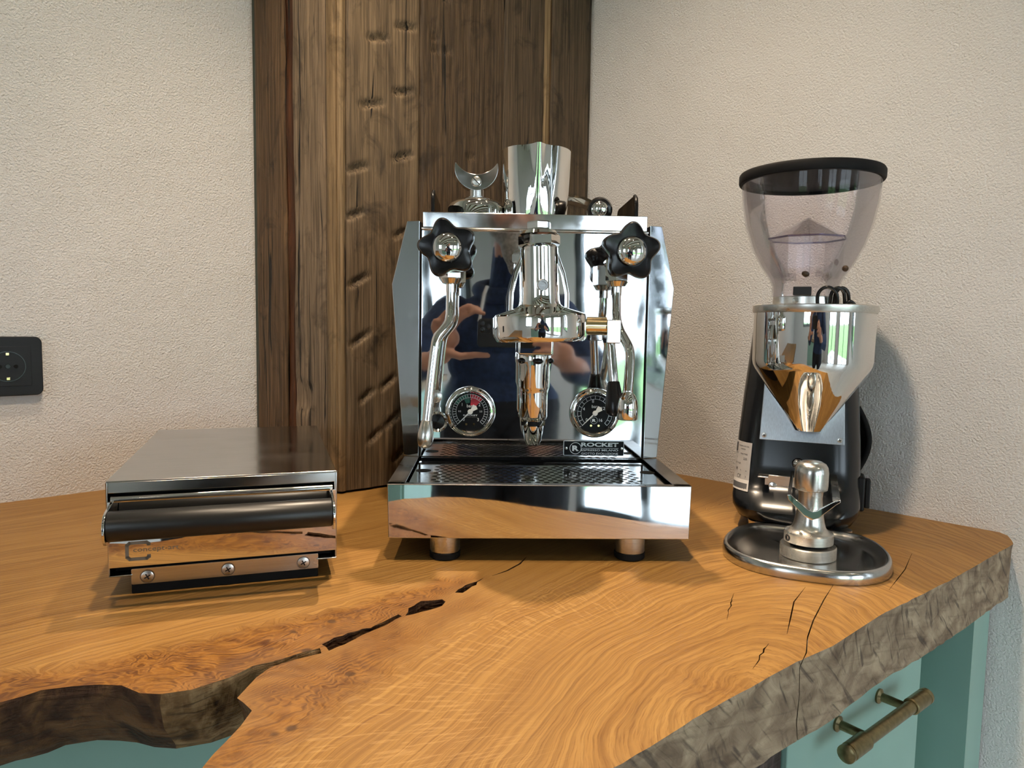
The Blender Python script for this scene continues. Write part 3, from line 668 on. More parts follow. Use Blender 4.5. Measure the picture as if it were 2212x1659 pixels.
for k_ in range(2):
    b = MB(); b.box(-.39 + k_ * .395, -.005 + k_ * .395, .301, .320, .08, .85); b.build('door_front', 'green', isl, .002)

# ------------------------------------------------------------------ espresso machine (local frame: x right, y back, z up, origin under the tray front)
P_ = .166
em = thing('espresso_machine', 'polished chrome espresso machine with two gauges and star knobs', 'coffee machine', (.0339, .7802, CT), math.radians(2.085))
for (x, y) in ((-.107, .020), (.106, .020), (-.107, .36), (.106, .36)):
    b = MB(); b.lathe([(.0165, .008), (.0170, .009), (.0170, .030)], 32, Matrix.Translation((x, y, 0))); ft = b.build('foot', 'steel_turned', em)
    b = MB(); b.lathe([(.0155, .0), (.0175, .0015), (.0175, .0078), (.016, .0082)], 32, Matrix.Translation((x, y, 0))); b.build('rubber_pad', 'rubber', ft)
b = MB(); b.box(-.150, .150, .172, .42, .030, .386); b.build('body', 'black', em, .002)
tl = math.tan(math.radians(2.35)); TZ0, TZ1 = .027, .0875
tr = MB()   # drip tray: a box whose polished front leans back a touch
def tf(z): return (z - TZ0) * tl
tr.add([(-.169, 0, TZ0), (.169, 0, TZ0), (.171, tf(TZ1), TZ1), (-.171, tf(TZ1), TZ1), (-.169, .172, TZ0), (.169, .172, TZ0), (.171, .172, TZ1), (-.171, .172, TZ1)],
       [(0, 1, 2, 3), (5, 4, 7, 6), (1, 5, 6, 2), (4, 0, 3, 7), (0, 4, 5, 1)])
tray = tr.build('drip_tray', 'mirror', em, .0012)
b = MB()
for s in (-1, 1): b.box(*sorted((s * .1515, s * .1712)), .004, .172, .0868, .0879)
b.box(-.1712, .1712, .0022, .012, .0868, .0879); b.build('tray_rim', 'darksteel', tray, .0006)
b = MB(); b.box(-.1515, .1515, .012, .168, .074, .0765); b.build('tray_floor', 'rubber', tray)
# perforated grate
def grate():
    mb = MB(); px, py, rh, z0, z1 = .0106, .0096, .0037, .0815, .0835; N = 10
    x0, x1, y0, y1 = -.1495, .1495, .0135, .160
    hx0, hx1 = -.128, .134
    rows = 14; ya = .022
    def cell(cx, cy, w, h, hole):
        if not hole:
            for z in (z0, z1): mb.add([(cx - w / 2, cy - h / 2, z), (cx + w / 2, cy - h / 2, z), (cx + w / 2, cy + h / 2, z), (cx - w / 2, cy + h / 2, z)], [(0, 1, 2, 3)])
            return
        ring = []; sq = []
        for i in range(8):
            a = PI / 4 * i; ring.append((cx + rh * math.cos(a), cy + rh * .92 * math.sin(a)))
            m_ = max(abs(math.cos(a)), abs(math.sin(a))); sq.append((cx + w / 2 * math.cos(a) / m_, cy + h / 2 * math.sin(a) / m_))
        V = [(x, y, z1) for x, y in sq] + [(x, y, z1) for x, y in ring] + [(x, y, z0) for x, y in ring]
        mb.add(V, [(i, (i + 1) % 8, 8 + (i + 1) % 8, 8 + i) for i in range(8)] + [(8 + i, 8 + (i + 1) % 8, 16 + (i + 1) % 8, 16 + i) for i in range(8)])
    def rect(a, c, d, e): cell((a + c) / 2, (d + e) / 2, c - a, e - d, False)
    rect(x0, x1, y0, ya)
    for r in range(rows):
        cy = ya + py * (r + .5); off = (r % 2) * px / 2; n = int((hx1 - hx0) / px) - (r % 2); a = hx0 + off
        rect(x0, a, cy - py / 2, cy + py / 2)
        notch = r >= rows - 2
        for i in range(n):
            cx = a + px * (i + .5)
            if notch and abs(cx - .002) < .016: continue
            cell(cx, cy, px, py, abs(cx) < .145 and not (abs(cx - .002) < .026 and r >= rows - 3))
        rect(a + n * px, x1, cy - py / 2, cy + py / 2)
    rect(x0, -.0145, ya + py * rows, y1); rect(.0185, x1, ya + py * rows, y1)
    o = mb.build('grate', 'gratesteel', tray, smooth=None)
    return o
gr = grate()
for x in (-.139, .142):
    b = MB(); b.lathe([(.0001, .0838), (.0095, .0838)], 28, Matrix.Translation((x, .098, 0)) @ Matrix.Diagonal((1, 1.0, 1, 1)), False); b.build('finger_hole_disc', 'rubber', gr)  # flat black disc put in for the dark inside a finger hole
# front panel and the top strip above it
b = MB(); b.box(-.1495, .1495, P_, P_ + .004, .0885, .3885); pan = b.build('front_panel', 'mirror', em, .0012)
b = MB(); b.box(-.1495, .1495, P_ - .003, P_ + .010, .3885, .3915); b.build('panel_fold', 'chrome', pan, .0012)
b = MB(); b.box(-.148, .148, P_ + .002, P_ + .005, .392, .412).box(-.148, -.145, P_ + .005, .43, .392, .412).box(.145, .148, P_ + .005, .43, .392, .412).box(-.148, .148, .427, .43, .392, .412).box(-.145, .145, P_ + .005, .427, .392, .4045)
b.build('cup_tray', 'lipsteel', em, .0009)
for s in (-1, 1):
    # folded side panel: outline bulges to a crease at z = .318; front flange turned outwards
    pr = [(.1515, .400, 0), (.1690, .400, .007), (.1895, .318, .013), (.1720, .0885, .007), (.1515, .0885, 0), (.1515, .318, 0)]
    V = [(s * x, P_ + dy, z) for x, z, dy in pr] + [(s * x, .43, z) for x, z, dy in pr]
    b = MB(); b.add(V, [(0, 1, 2, 5), (5, 2, 3, 4), (6, 11, 8, 7), (11, 10, 9, 8), (1, 7, 8, 2), (2, 8, 9, 3), (0, 6, 7, 1), (3, 9, 10, 4), (0, 5, 11, 6), (5, 4, 10, 11)])
    b.build('side_panel', 'wing', em, .0010, smooth=20)
    b = MB(); b.box(*sorted((s * .1496, s * .1514)), P_ - .001, P_ + .01, .0885, .398); b.build('gap_strip', 'rubber', em)  # black strip put in for the dark gap beside the front panel
    b = MB(); xx = s * .1365; pts = [(.225, .4046), (.36, .4046), (.36, .430), (.355, .4385), (.346, .441), (.238, .441), (.229, .438), (.225, .430)]
    b.prism([(y - .038, z + (.0025 if z > .41 else 0)) for y, z in pts], xx - .002, xx + .002, 'x'); lab(b.build('cup_guard', 'smoke', em, .0005), 'smoked acrylic cup guard')
    b = MB(); b.tube([(xx, .1865, .4046), (xx, .1865, .430), (xx, .190, .4385), (xx, .199, .4435)], .0026, 10); b.build('guard_edge', 'black_gloss', em)
# group head: bell, neck and cap lean a touch sideways like the real one
gx, gy = .001, .060
lean = Matrix.Translation((gx, gy, .26)) @ Matrix.Rotation(math.radians(-2.0), 4, 'Y') @ Matrix.Translation((0, 0, -.26))
b = MB(); b.lathe([(.046, .2475), (.0515, .2475), (.0535, .2500), (.0548, .2545), (.0548, .2745), (.0543, .2770), (.0528, .2788), (.0500, .2800), (.0400, .2832), (.0310, .2862), (.0262, .2882), (.0240, .2905), (.0230, .2945), (.0224, .303), (.0220, .3560), (.0205, .3575)], 72, lean); gh = b.build('group_head', 'chrome', em, smooth=24)
b = MB(); hexprof(b, .0245, .3575, .3720, lean, .0025); b.lathe([(.0225, .3720), (.020, .3755), (.0135, .3775)], 48, lean); b.build('cap_nut', 'chrome', gh, smooth=25)
b = MB(); hexprof(b, .0150, .3772, .3862, lean @ Matrix.Rotation(.35, 4, 'Z'), .0012); b.build('top_bolt', 'chrome', gh, smooth=25)
b = MB(); A = lean @ xf((.0015, -.0215, .312), '-y'); b.lathe([(.0068, -.002), (.0068, .003), (.0058, .0042), (.0040, .0042), (.0040, .001), (.0001, .001)], 6 * 4, A, False); b.build('jet_screw', 'steel', gh, smooth=30)
b = MB(); b.prism([(-.037, .272), (-.0365, .305), (-.031, .330), (-.0235, .350), (-.019, .366), (.019, .366), (.0235, .350), (.031, .330), (.0365, .305), (.037, .272)], .078, P_, 'y'); b.build('group_neck', 'chrome', gh, .006, 3)
b = MB(); b.box(-.0235, .0205, .098, .158, .229, .262); b.build('valve_block', 'chrome', em, .003)
vx, vy = -.0015, .126; Vm = Matrix.Translation((vx, vy, 0))
b = MB(); b.lathe([(.0205, .230), (.0212, .228), (.0212, .216), (.0205, .214), (.0202, .188), (.0190, .1845), (.0180, .180), (.0178, .150), (.0165, .1465), (.0145, .145)], 48, Vm); va = b.build('drain_valve', 'chrome', em, smooth=28)
for a in (-2.2, -1.1, .0):
    b = MB(); b.ball((vx + .0185 * math.cos(a - .3), vy + .0185 * math.sin(a - .3), .2215), (.007, .007, .0042), 10); b.build('valve_port', 'black_gloss', va)
b = MB(); hexprof(b, .0155, .1375, .1455, Vm, .0012); b.lathe([(.0135, .138), (.0125, .128), (.0110, .119), (.0085, .1135), (.006, .112)], 36, Vm); b.build('drain_nozzle', 'chrome', va, smooth=28)
# lever
b = MB(); b.lathe([(.0112, 0), (.0112, .037)], 32, xf((.048, .098, .2665), 'x')); lv = b.build('lever_shaft', 'brass', em)
b = MB(); b.box(.0835, .1010, .083, .113, .2455, .2745); b.build('lever_cam', 'lipsteel', lv, .0015)
b = MB(); b.tube([(.0905, .098, .250), (.0950, .090, .196)], .0060, 16); b.build('lever_rod', 'chrome', lv)
b = MB(); b.lathe([(.0065, 0), (.0075, .001), (.0112, .024), (.0118, .033), (.0105, .039), (.006, .0425), (.0001, .0435)], 24, aim((.0948, .0905, .1985), (.0965, .083, .157)), False); b.build('lever_grip', 'black_gloss', lv)
# steam and water taps with star knobs
def star(s, phase):
    kn = MB(); n = 90; c = Vector((s * .111, 0, .357)); rows = []
    for (k_, y) in ((.70, .082), (.93, .080), (1.0, .084), (1.0, .098), (.90, .104), (.5, .105)):
        rows.append([(c.x + k_ * (.0315 + .0047 * math.cos(5 * (2 * PI * i / n - phase))) * math.cos(2 * PI * i / n), y, c.z + k_ * (.0315 + .0047 * math.cos(5 * (2 * PI * i / n - phase))) * math.sin(2 * PI * i / n)) for i in range(n)])
    V = [p for r in rows for p in r]; F = [(j * n + i, j * n + (i + 1) % n, (j + 1) * n + (i + 1) % n, (j + 1) * n + i) for j in range(5) for i in range(n)]
    F += [tuple(range(n - 1, -1, -1)), tuple(5 * n + i for i in range(n))]
    kn.add(V, F); o = kn.build('star_knob', 'black_gloss', em, smooth=60)
    d = MB(); d.lathe([(.0182, 0), (.0182, .0015), (.0170, .0042), (.0140, .0068), (.0095, .0088), (.005, .0097), (.0001, .0100)], 48, xf((c.x, .0815, c.z), '-y'), False); d.build('knob_cap', 'chrome', o, smooth=60)
    return o
star(-1, math.radians(103)); star(1, math.radians(87))
for s in (-1, 1):
    x = s * .1075 if s < 0 else .1000
    b = MB(); b.lathe([(.013, 0), (.013, .06)], 6, xf((s * .109, .104, .354), 'y')); b.lathe([(.0165, 0), (.0165, .012)], 32, xf((s * .109, P_ - .012, .354), 'y')); tp = b.build('tap_valve', 'chrome', em, smooth=25)
    b = MB(); hexprof(b, .0158, .3225, .350, Matrix.Translation((x, .117, 0)) @ Matrix.Rotation(.3, 4, 'Z'), .001); b.lathe([(.0145, .3225), (.0110, .3165), (.0075, .3155)], 32, Matrix.Translation((x, .117, 0))); b.build('tap_nut', 'chrome', tp, smooth=25)
    if s < 0: pts = [(-.1075, .117, .318), (-.1078, .115, .290), (-.1080, .112, .276), (-.1105, .109, .2665), (-.1165, .105, .258), (-.1225, .102, .250), (-.1252, .100, .240), (-.1290, .097, .208), (-.1345, .090, .146)]
    else: pts = [(.1000, .117, .318), (.1000, .114, .290), (.1000, .109, .276), (.1030, .104, .262), (.1085, .097, .2505), (.1125, .090, .2400), (.1130, .085, .2265), (.1112, .078, .2075), (.1087, .070, .1875)]
    sm_p = []
    for i in range(len(pts) - 1):
        p0, p1, p2, p3 = (Vector(pts[max(0, min(len(pts) - 1, i + k_))]) for k_ in (-1, 0, 1, 2))
        for t in (0, .25, .5, .75):
            sm_p.append(.5 * ((2 * p1) + (p2 - p0) * t + (2 * p0 - 5 * p1 + 4 * p2 - p3) * t * t + (3 * p1 - p0 - 3 * p2 + p3) * t ** 3))
    sm_p.append(Vector(pts[-1]))
    b = MB(); b.tube(sm_p, .0060, 18); wd = b.build('steam_wand' if s < 0 else 'water_spout', 'chrome', em, smooth=60)
    b = MB(); b.lathe([(.0068, 0), (.0068, .010)], 24, Matrix.Translation((x, .117, .3055))); b.build('wand_sleeve', 'chrome', wd)
    if s < 0:
        b = MB(); b.lathe([(.0064, 0), (.0070, .001), (.0098, .016), (.0100, .022), (.0088, .029), (.006, .033), (.0001, .0345)], 32, aim((-.1345, .090, .1475), (-.1368, .0865, .113)), False); b.build('wand_tip', 'steel_turned', wd, smooth=50)
    else:
        A = Matrix.Translation((.1087, .070, 0)); b = MB(); b.lathe([(.0064, .1895), (.0066, .1865), (.0092, .1832), (.0118, .1770), (.0127, .1695), (.0128, .1560), (.0116, .1540), (.0001, .1540)], 40, A, False); b.build('spout_head', 'chrome', wd, smooth=40)
# gauges
def gauge(x, z, left):
    y = P_; g = MB(); g.lathe([(.0330, .0), (.0335, .004), (.0325, .009), (.0300, .0115), (.0272, .0118), (.0258, .0095), (.0250, .006)], 64, xf((x, y, z), '-y'), False); bz = g.build('gauge', 'chrome', em, smooth=60)
    d = MB(); d.lathe([(.0001, .0058), (.0256, .0058)], 48, xf((x, y, z), '-y'), False); d.build('dial', 'dial', bz)
    yy = y - .0061
    def pol(r, deg): a = math.radians(225 - deg); return (x + r * math.cos(a), z + r * math.sin(a))
    n = 30 if left else 16
    def arc(mb, r0, r1, a0, a1, k_=48, dy=0.0):
        for i in range(k_):
            p = [pol(r0, a0 + (a1 - a0) * i / k_), pol(r1, a0 + (a1 - a0) * i / k_), pol(r1, a0 + (a1 - a0) * (i + 1) / k_), pol(r0, a0 + (a1 - a0) * (i + 1) / k_)]
            mb.add([(a, yy - dy, c) for a, c in p], [(0, 1, 2, 3)])
    sc_ = MB(); arc(sc_, .0186, .0190, 0, 270); arc(sc_, .0232, .0236, 0, 270)
    for i in range(n + 1): arc(sc_, .0188, .0234, 270 * i / n - .7, 270 * i / n + .7, 1)
    sc_.build('scale_marks', 'silver', bz, smooth=None)
    if left:
        r_ = MB(); arc(r_, .0188, .0234, 135, 180, 12, -.0001); arc(r_, .0085, .0186, 137, 180, 12, -.0001); r_.build('red_zone', 'red', bz, smooth=None)
        r_ = MB(); arc(r_, .0192, .0230, 75, 126, 12, -.0001); arc(r_, .0120, .0180, 108, 132, 8, -.0001); r_.build('green_zone', 'greenp', bz, smooth=None)
        for t, px, pz, h in (('0', -.0085, -.0105, .0038), ('0.5', -.0140, .0005, .0022), ('1', -.0108, .0095, .0040), ('2', .0122, .0095, .0040), ('2.5', .0140, .0005, .0022), ('3', .0105, -.0105, .0042), ('1.5', .0010, .0168, .0014)):
            text(t, 'numeral', 'white', bz, x + px, z + pz, h=h, y=yy - .0001)
        text('bar', 'lettering', 'white', bz, x - .0008, z + .0078, h=.0042, y=yy - .0001, bold=.01)
        text('ROCKET', 'lettering', 'silver', bz, x + .0003, z - .0048, w=.0190, h=.0019, y=yy - .0001, bold=.02)
        text('ESPRESSO MILANO', 'lettering', 'grey', bz, x + .0010, z - .0072, w=.0170, h=.0010, y=yy - .0001)
    else:
        for t, px, pz, h in (('0', -.0110, -.0088, .0038), ('4', -.0150, .0055, .0040), ('8', -.0030, .0160, .0042), ('12', .0110, .0065, .0042), ('16', .0080, -.0095, .0040)):
            text(t, 'numeral', 'silver', bz, x + px, z + pz, h=h, y=yy - .0001)
        text('bar', 'lettering', 'silver', bz, x - .0008, z + .0090, h=.0040, y=yy - .0001)
        text('R', 'lettering', 'silver', bz, x - .0010, z - .0098, w=.0050, h=.0040, y=yy - .0001, bold=.04)
        rg = MB(); rg.lathe([(.0045, 0), (.0048, 0)], 32, xf((x - .0010, yy - .0001, z - .0098), '-y'), False); rg.build('logo_ring', 'silver', bz)
    for dx in (-.0050, .0052):
        s_ = MB(); s_.lathe([(.0018, 0), (.0015, .0006)], 14, xf((x + dx, yy, z - .0168), '-y')); s_.build('dial_screw', 'brass', bz)
    a = math.radians(225); ux, uz = math.cos(a), math.sin(a); nx, nz_ = -uz, ux
    nd_ = MB(); L = .0242
    nd_.add([(x + nx * .0010, yy - .0012, z + nz_ * .0010), (x + ux * L + nx * .0003, yy - .0012, z + uz * L + nz_ * .0003), (x + ux * L - nx * .0003, yy - .0012, z + uz * L - nz_ * .0003), (x - nx * .0010, yy - .0012, z - nz_ * .0010)], [(0, 1, 2, 3)])
    nd_.add([(x + nx * .0010, yy - .0012, z + nz_ * .0010), (x - ux * .0095 + nx * .0042, yy - .0012, z - uz * .0095 + nz_ * .0042), (x - ux * .0112, yy - .0012, z - uz * .0112), (x - ux * .0095 - nx * .0042, yy - .0012, z - uz * .0095 - nz_ * .0042), (x - nx * .0010, yy - .0012, z - nz_ * .0010)], [(0, 1, 2, 3, 4)])
    nd_.lathe([(.0036, .0013), (.0032, .0022), (.0007, .0024)], 20, xf((x, yy, z), '-y')); nd_.build('needle', 'white', bz)
gauge(-.083, .1505, True); gauge(.0835, .1505, False)
# badge
bx0, bx1, bz0, bz1 = .0428, .1248, .0920, .1125; bcx, bcz = (bx0 + bx1) / 2, (bz0 + bz1) / 2
b = MB(); b.prism(rrect(bx1 - bx0, bz1 - bz0, .0014, 4, bcx, bcz), P_ - .0018, P_, 'y'); bd = b.build('badge', 'silver', em, .0003)
b = MB(); b.prism(rrect(bx1 - bx0 - .0016, bz1 - bz0 - .0016, .001, 4, bcx, bcz), P_ - .0021, P_ - .0017, 'y'); b.build('badge_field', 'dial', bd)
ty = P_ - .0023
text('ROCKET', 'lettering', 'silver', bd, .0918, .1073, w=.0505, h=.0056, y=ty, bold=.035)
text('ESPRESSO MILANO', 'lettering', 'silver', bd, .0918, .0998, w=.0500, h=.0027, y=ty, bold=.01)
text('GIOTTO EVOLUZIONE', 'lettering', 'silver', bd, .0918, .0951, w=.0500, h=.0027, y=ty, bold=.01)
b = MB(); b.box(.0667, .1170, ty, ty + .0002, .1022, .1026); b.build('badge_rule', 'silver', bd, smooth=None)
text('R', 'lettering', 'silver', bd, .0590, .1022, w=.0090, h=.0075, y=ty, bold=.05)
b = MB(); b.lathe([(.0073, 0), (.0080, 0)], 40, xf((.0590, ty, .1022), '-y'), False); b.build('logo_ring', 'silver', bd)
for x in (.0463, .1215):
    b = MB(); b.lathe([(.0022, 0), (.0018, .0010), (.0001, .0012)], 16, xf((x, ty, .1022), '-y'), False); b.build('badge_screw', 'steel', bd)
# power switch ring
b = MB(); b.lathe([(.0135, 0), (.0138, .003), (.0115, .0045), (.0100, .003)], 36, xf((-.127, P_, .136), '-y'), False); sw = b.build('power_switch', 'chrome', em)
b = MB(); b.lathe([(.0100, .002), (.0001, .0035)], 24, xf((-.127, P_, .136), '-y'), False); b.build('switch_cap', 'black_gloss', sw)
b = MB(); b.lathe([(.0085, 0), (.0085, .002), (.0060, .0035), (.0001, .0036)], 28, xf((-.129, P_, .170), '-y'), False); b.build('lock_screw', 'steel', em)

# ------------------------------------------------------------------ things on top of the machine
def mw(x, y, z): p = em.matrix_local @ Vector((x, y, z)) if False else Matrix.Translation((.0339, .7802, CT)) @ Matrix.Rotation(math.radians(2.085), 4, 'Z') @ Vector((x, y, z)); return p
jug = thing('milk_pitcher', 'polished steel milk pitcher standing on the espresso machine', 'pitcher', mw(.0040, .246, .4046), math.radians(2.1))
def jm(a, z):
    d = (a + PI / 2 + PI) % (2 * PI) - PI; t = max(0, (z - .035) / .07)
    return 1 + (.20 * math.exp(-(d / .13) ** 2) - .055 * math.exp(-((abs(d) - .42) / .16) ** 2)) * t ** 1.3
b = MB(); b.lathe([(.0001, 0), (.0410, 0), (.0432, .002), (.0440, .006), (.0462, .035), (.0480, .075), (.0488, .1050), (.0482, .1052), (.0474, .075), (.0456, .035), (.0430, .006), (.0001, .004)], 120, None, False, 0, rmod=jm); b.build('pitcher_body', 'chrome', jug, smooth=60)
b = MB(); b.tube([(0, .047, .085), (0, .066, .088), (0, .074, .075), (0, .072, .040), (0, .060, .022), (0, .044, .022)], .0045, 10); b.build('pitcher_handle', 'chrome', jug)
pf = thing('portafilter', 'upturned chrome portafilter with crescent spout lying on the espresso machine', 'portafilter', mw(-.080, .255, .4046), math.radians(2.1))
b = MB(); b.lathe([(.0325, 0), (.0370, .001), (.0375, .008), (.0405, .012), (.0405, .025), (.0385, .0310), (.0320, .0365), (.0210, .0395), (.0150, .0402), (.0120, .0400)], 56, None); b.build('basket_body', 'chrome', pf, smooth=35)
b = MB(); b.lathe([(.0115, .0400), (.0115, .0425), (.0105, .043), (.0105, .056)], 24, None); b.lathe([(.0130, .0395), (.0130, .0420)], 24, None); b.build('spout_neck', 'steel', pf)
cr = MB(); n = 24; zc = .0735; outl = []
for i in range(n + 1):
    a = math.radians(167 + 206 * i / n); outl.append((.0308 * math.cos(a), .0813 + .0308 * math.sin(a)))
for i in range(n + 1):
    a = math.radians(327 - 114 * i / n); outl.append((.0343 * math.cos(a), .1068 + .0343 * math.sin(a)))
cr.prism(outl, -.011, .011, 'y'); cr.build('crescent_spout', 'lipsteel', pf, .0026, 3)
b = MB(); b.lathe([(.0072, 0), (.0072, .0015), (.0055, .0038), (.0001, .0046)], 28, xf((0, -.011, .0622), '-y'), False); sc1 = b.build('spout_screw', 'steel_turned', pf)
b = MB(); b.box(-.0064, .0064, -.0160, -.0148, .0616, .0628); ss = b.build('screw_slot', 'black', sc1); ss.matrix_local = Matrix.Translation((0, 0, .0622)) @ Matrix.Rotation(math.radians(45), 4, 'Y') @ Matrix.Translation((0, 0, -.0622))
h0, h1, h2 = (.034, .020, .016), (.090, .090, .048), (.1805, .022, .032)
b = MB(); b.tube([h0, (.052, .058, .034), h1, (.132, .078, .057), (.160, .050, .047), h2], [.010, .008, .0075, .0075, .0085, .009], 8); b.build('handle_neck', 'chrome', pf, smooth=25)
b = MB(); b.lathe([(.0080, 0), (.0115, .004), (.0130, .020), (.0145, .045), (.0170, .070), (.0172, .080), (.0155, .086), (.0110, .0885)], 32, aim(h2, (.1675, -.065, .0180)), True); b.build('handle_grip', 'black_gloss', pf, smooth=45)
e_ = aim(h2, (.1675, -.065, .0180)); b = MB(); b.lathe([(.0118, .0880), (.0112, .0910), (.0080, .0940), (.004, .0953), (.0001, .0955)], 32, e_, False); b.build('handle_cap', 'chrome', pf, smooth=60)

# ------------------------------------------------------------------ knock box with drawer
kb = thing('knock_box', 'steel knock box drawer with black tube handle on the left of the worktop', 'knock box', (-.2827, .6972, CT), math.radians(18.8))
W = .1060; D0, D1 = -.004, .335; KT = .1125
b = MB(); t = .0015   # folded cover: top, two sides and inward bottom lips, front header strip
b.box(-W, W, D0, D1, KT - t, KT).box(-W, -W + t, D0, D1, .0205, KT - t).box(W - t, W, D0, D1, .0205, KT - t).box(-W, -W + .020, D0, D1, .0190, .0205).box(W - .020, W, D0, D1, .0190, .0205).box(-W + t, W - t, D0, D0 + t, .1005, KT - t).box(-W + t, W - t, D1 - t, D1, .0205, KT - t)
b.build('cover', 'steel_top', kb, .0016, 3)
b = MB(); b.box(-W + .004, W - .004, D0 + .012, D1 - .006, .0215, .108); b.build('inner_box', 'rubber', kb)
dwr = MB(); dwr.box(-W + .0006, W - .0006, -.0055, -.0040, .0285, .0930); dwr.build
dw = dwr.build('drawer_front', 'mirror', kb, .0006)
b = MB(); b.lathe([(.0036, -W + .004), (.0036, W - .004)], 20, xf((0, -.0030, .0945), 'x')); b.build('drawer_lip', 'lipsteel', dw)
b = MB(); b.lathe([(.0135, -.0985), (.0139, -.0978), (.0139, .0978), (.0135, .0985)], 40, xf((0, -.036, .0772), 'x')); b.build('handle_tube', 'blacktube', dw, smooth=40)
for s in (-1, 1):
    pts = [(-.0055, .0935), (-.0055, .0900), (-.0280, .0660), (-.0300, .0610), (-.0360, .0598), (-.0440, .0625), (-.0500, .0690), (-.0515, .0760), (-.0490, .0835), (-.0430, .0890), (-.0340, .0905), (-.0240, .0900)]
    b = MB(); b.prism([(-.0055, .0600), (-.0360, .0598), (-.0440, .0620), (-.0500, .0680), (-.0517, .0755), (-.0495, .0835), (-.0440, .0890), (-.0360, .0912), (-.0055, .0945)], *sorted((s * .0990, s * .1014)), 'x'); b.build('handle_bracket', 'lipsteel', dw, .0006)
# etched C and word mark
cl = MB(); o_ = rrect(.0215, .0190, .0045, 5, -.0800, .0500)
def cpath(mb, w):
    pts = []
    for (x, z) in [(-.0705, .0495), (-.0705, .0503), (-.0725, .0518), (-.0870, .0518), (-.0893, .0497), (-.0893, .0381), (-.0870, .0360), (-.0725, .0360), (-.0705, .0375), (-.0705, .0388)]: pts.append(Vector((x, z)))
    for a, c in zip(pts, pts[1:]):
        d = (c - a).normalized(); n = Vector((-d.y, d.x)) * w; a2, c2 = a - d * w * .6, c + d * w * .6
        mb.add([(p.x, -.0057, p.y) for p in (a2 + n, a2 - n, c2 - n, c2 + n)], [(0, 1, 2, 3)])
cpath(cl, .0016); cl.build('maker_mark', 'grey', dw, smooth=None)
text('concept-art', 'lettering', 'grey', dw, -.0640, .0440, w=.0400, h=.0050, y=-.0057)
b = MB(); b.box(-.0873, .0873, .0, .012, .0, .0125); b.box(-.0873, .0873, .0020, .30, .0030, .0290); b.build('rubber_base', 'rubber', kb, .001)
b = MB(); b.prism(rrect(.1745, .0158, .0014, 4, .0003, .0176), -.0022, .0, 'y'); rl = b.build('base_strip', 'steel', kb, .0004)
for x in (-.0728, .0000, .0726):
    b = MB(); b.lathe([(.0058, .0022), (.0056, .0030), (.0045, .0034), (.0001, .0037)], 28, xf((x, 0, .0170), '-y'), False); s_ = b.build('strip_screw', 'steel_turned', rl, smooth=30)
    b = MB(); b.lathe([(.0056, .0026), (.0066, .0026)], 28, xf((x, 0, .0170), '-y'), False); b.build('countersink', 'darksteel', s_)
    b = MB()
    for a in (.5, .5 + PI / 2):
        c, s2 = math.cos(a), math.sin(a); w, l = .0006, .0030
        b.add([(x + c * u - s2 * v, -.00385, .0170 + s2 * u + c * v) for u, v in ((-l, -w), (l, -w), (l, w), (-l, w))], [(0, 1, 2, 3)])
    b.build('screw_cross', 'black', s_, smooth=None)

# ------------------------------------------------------------------ coffee grinder
gd = thing('coffee_grinder', 'black coffee grinder with clear hopper and polished steel funnel', 'coffee grinder', (.4002, .95, CT), math.radians(-23))
def sect(z, cx, hw, f, bk, r, n=8):
    """rounded rectangle cross-section"""
    o = []
    for (sx, sy, a0) in ((1, 1, 0), (-1, 1, PI / 2), (-1, -1, PI), (1, -1, 3 * PI / 2)):
        for i in range(n + 1):
            a = a0 + PI / 2 * i / n
            o.append((cx + sx * (hw - r) + r * math.cos(a), (bk - r if sy > 0 else f + r) + r * math.sin(a), z))
    return o
SEC = [(.012, -.0125, .058, -.056, .108, .030), (.016, -.0125, .070, -.064, .116, .036), (.030, -.0125, .0780, -.070, .120, .042), (.040, -.0125, .0795, -.064, .121, .042), (.050, -.0125, .0800, -.048, .121, .042), (.062, -.0125, .0800, -.036, .121, .042),
       (.085, -.0125, .0795, -.031, .120, .042), (.120, -.0125, .0780, -.024, .118, .042), (.180, -.0125, .0740, -.010, .114, .042), (.240, -.0125, .0690, .004, .109, .042), (.288, -.0125, .0655, .014, .105, .042)]
b = MB(); V = []
for s_ in SEC: V += sect(*s_)
n = 36; F = [(j * n + i, j * n + (i + 1) % n, (j + 1) * n + (i + 1) % n, (j + 1) * n + i) for j in range(len(SEC) - 1) for i in range(n)] + [tuple(range(n - 1, -1, -1)), tuple((len(SEC) - 1) * n + i for i in range(n))]
b.add(V, F); b.build('grinder_body', 'black_paint', gd, smooth=50)
def sec_at(z):
    for a, c in zip(SEC, SEC[1:]):
        if a[0] <= z <= c[0]: return [u + (w - u) * (z - a[0]) / (c[0] - a[0]) for u, w in zip(a, c)]
    return list(SEC[-1])
def ff(z): return sec_at(z)[3]
for (x, y) in ((-.055, -.045), (.045, -.045), (-.055, .09), (.045, .09)):
    b = MB(); b.lathe([(.012, 0), (.013, .002), (.013, .0125)], 24, Matrix.Translation((x, y, 0))); b.build('foot', 'steel_turned', gd)
zp0, zp1 = .118, .245; px0, px1 = -.0600, .0445
b = MB(); b.add([(px0, ff(zp0) - .0025, zp0), (px1, ff(zp0) - .0025, zp0), (px1 - .004, ff(zp1) - .0025, zp1), (px0 + .004, ff(zp1) - .0025, zp1), (px0, ff(zp0) + .004, zp0), (px1, ff(zp0) + .004, zp0), (px1 - .004, ff(zp1) + .004, zp1), (px0 + .004, ff(zp1) + .004, zp1)],
                 [(0, 1, 2, 3), (4, 7, 6, 5), (0, 4, 5, 1), (1, 5, 6, 2), (2, 6, 7, 3), (3, 7, 4, 0)]); pl = b.build('front_plate', 'alu', gd, .0008)
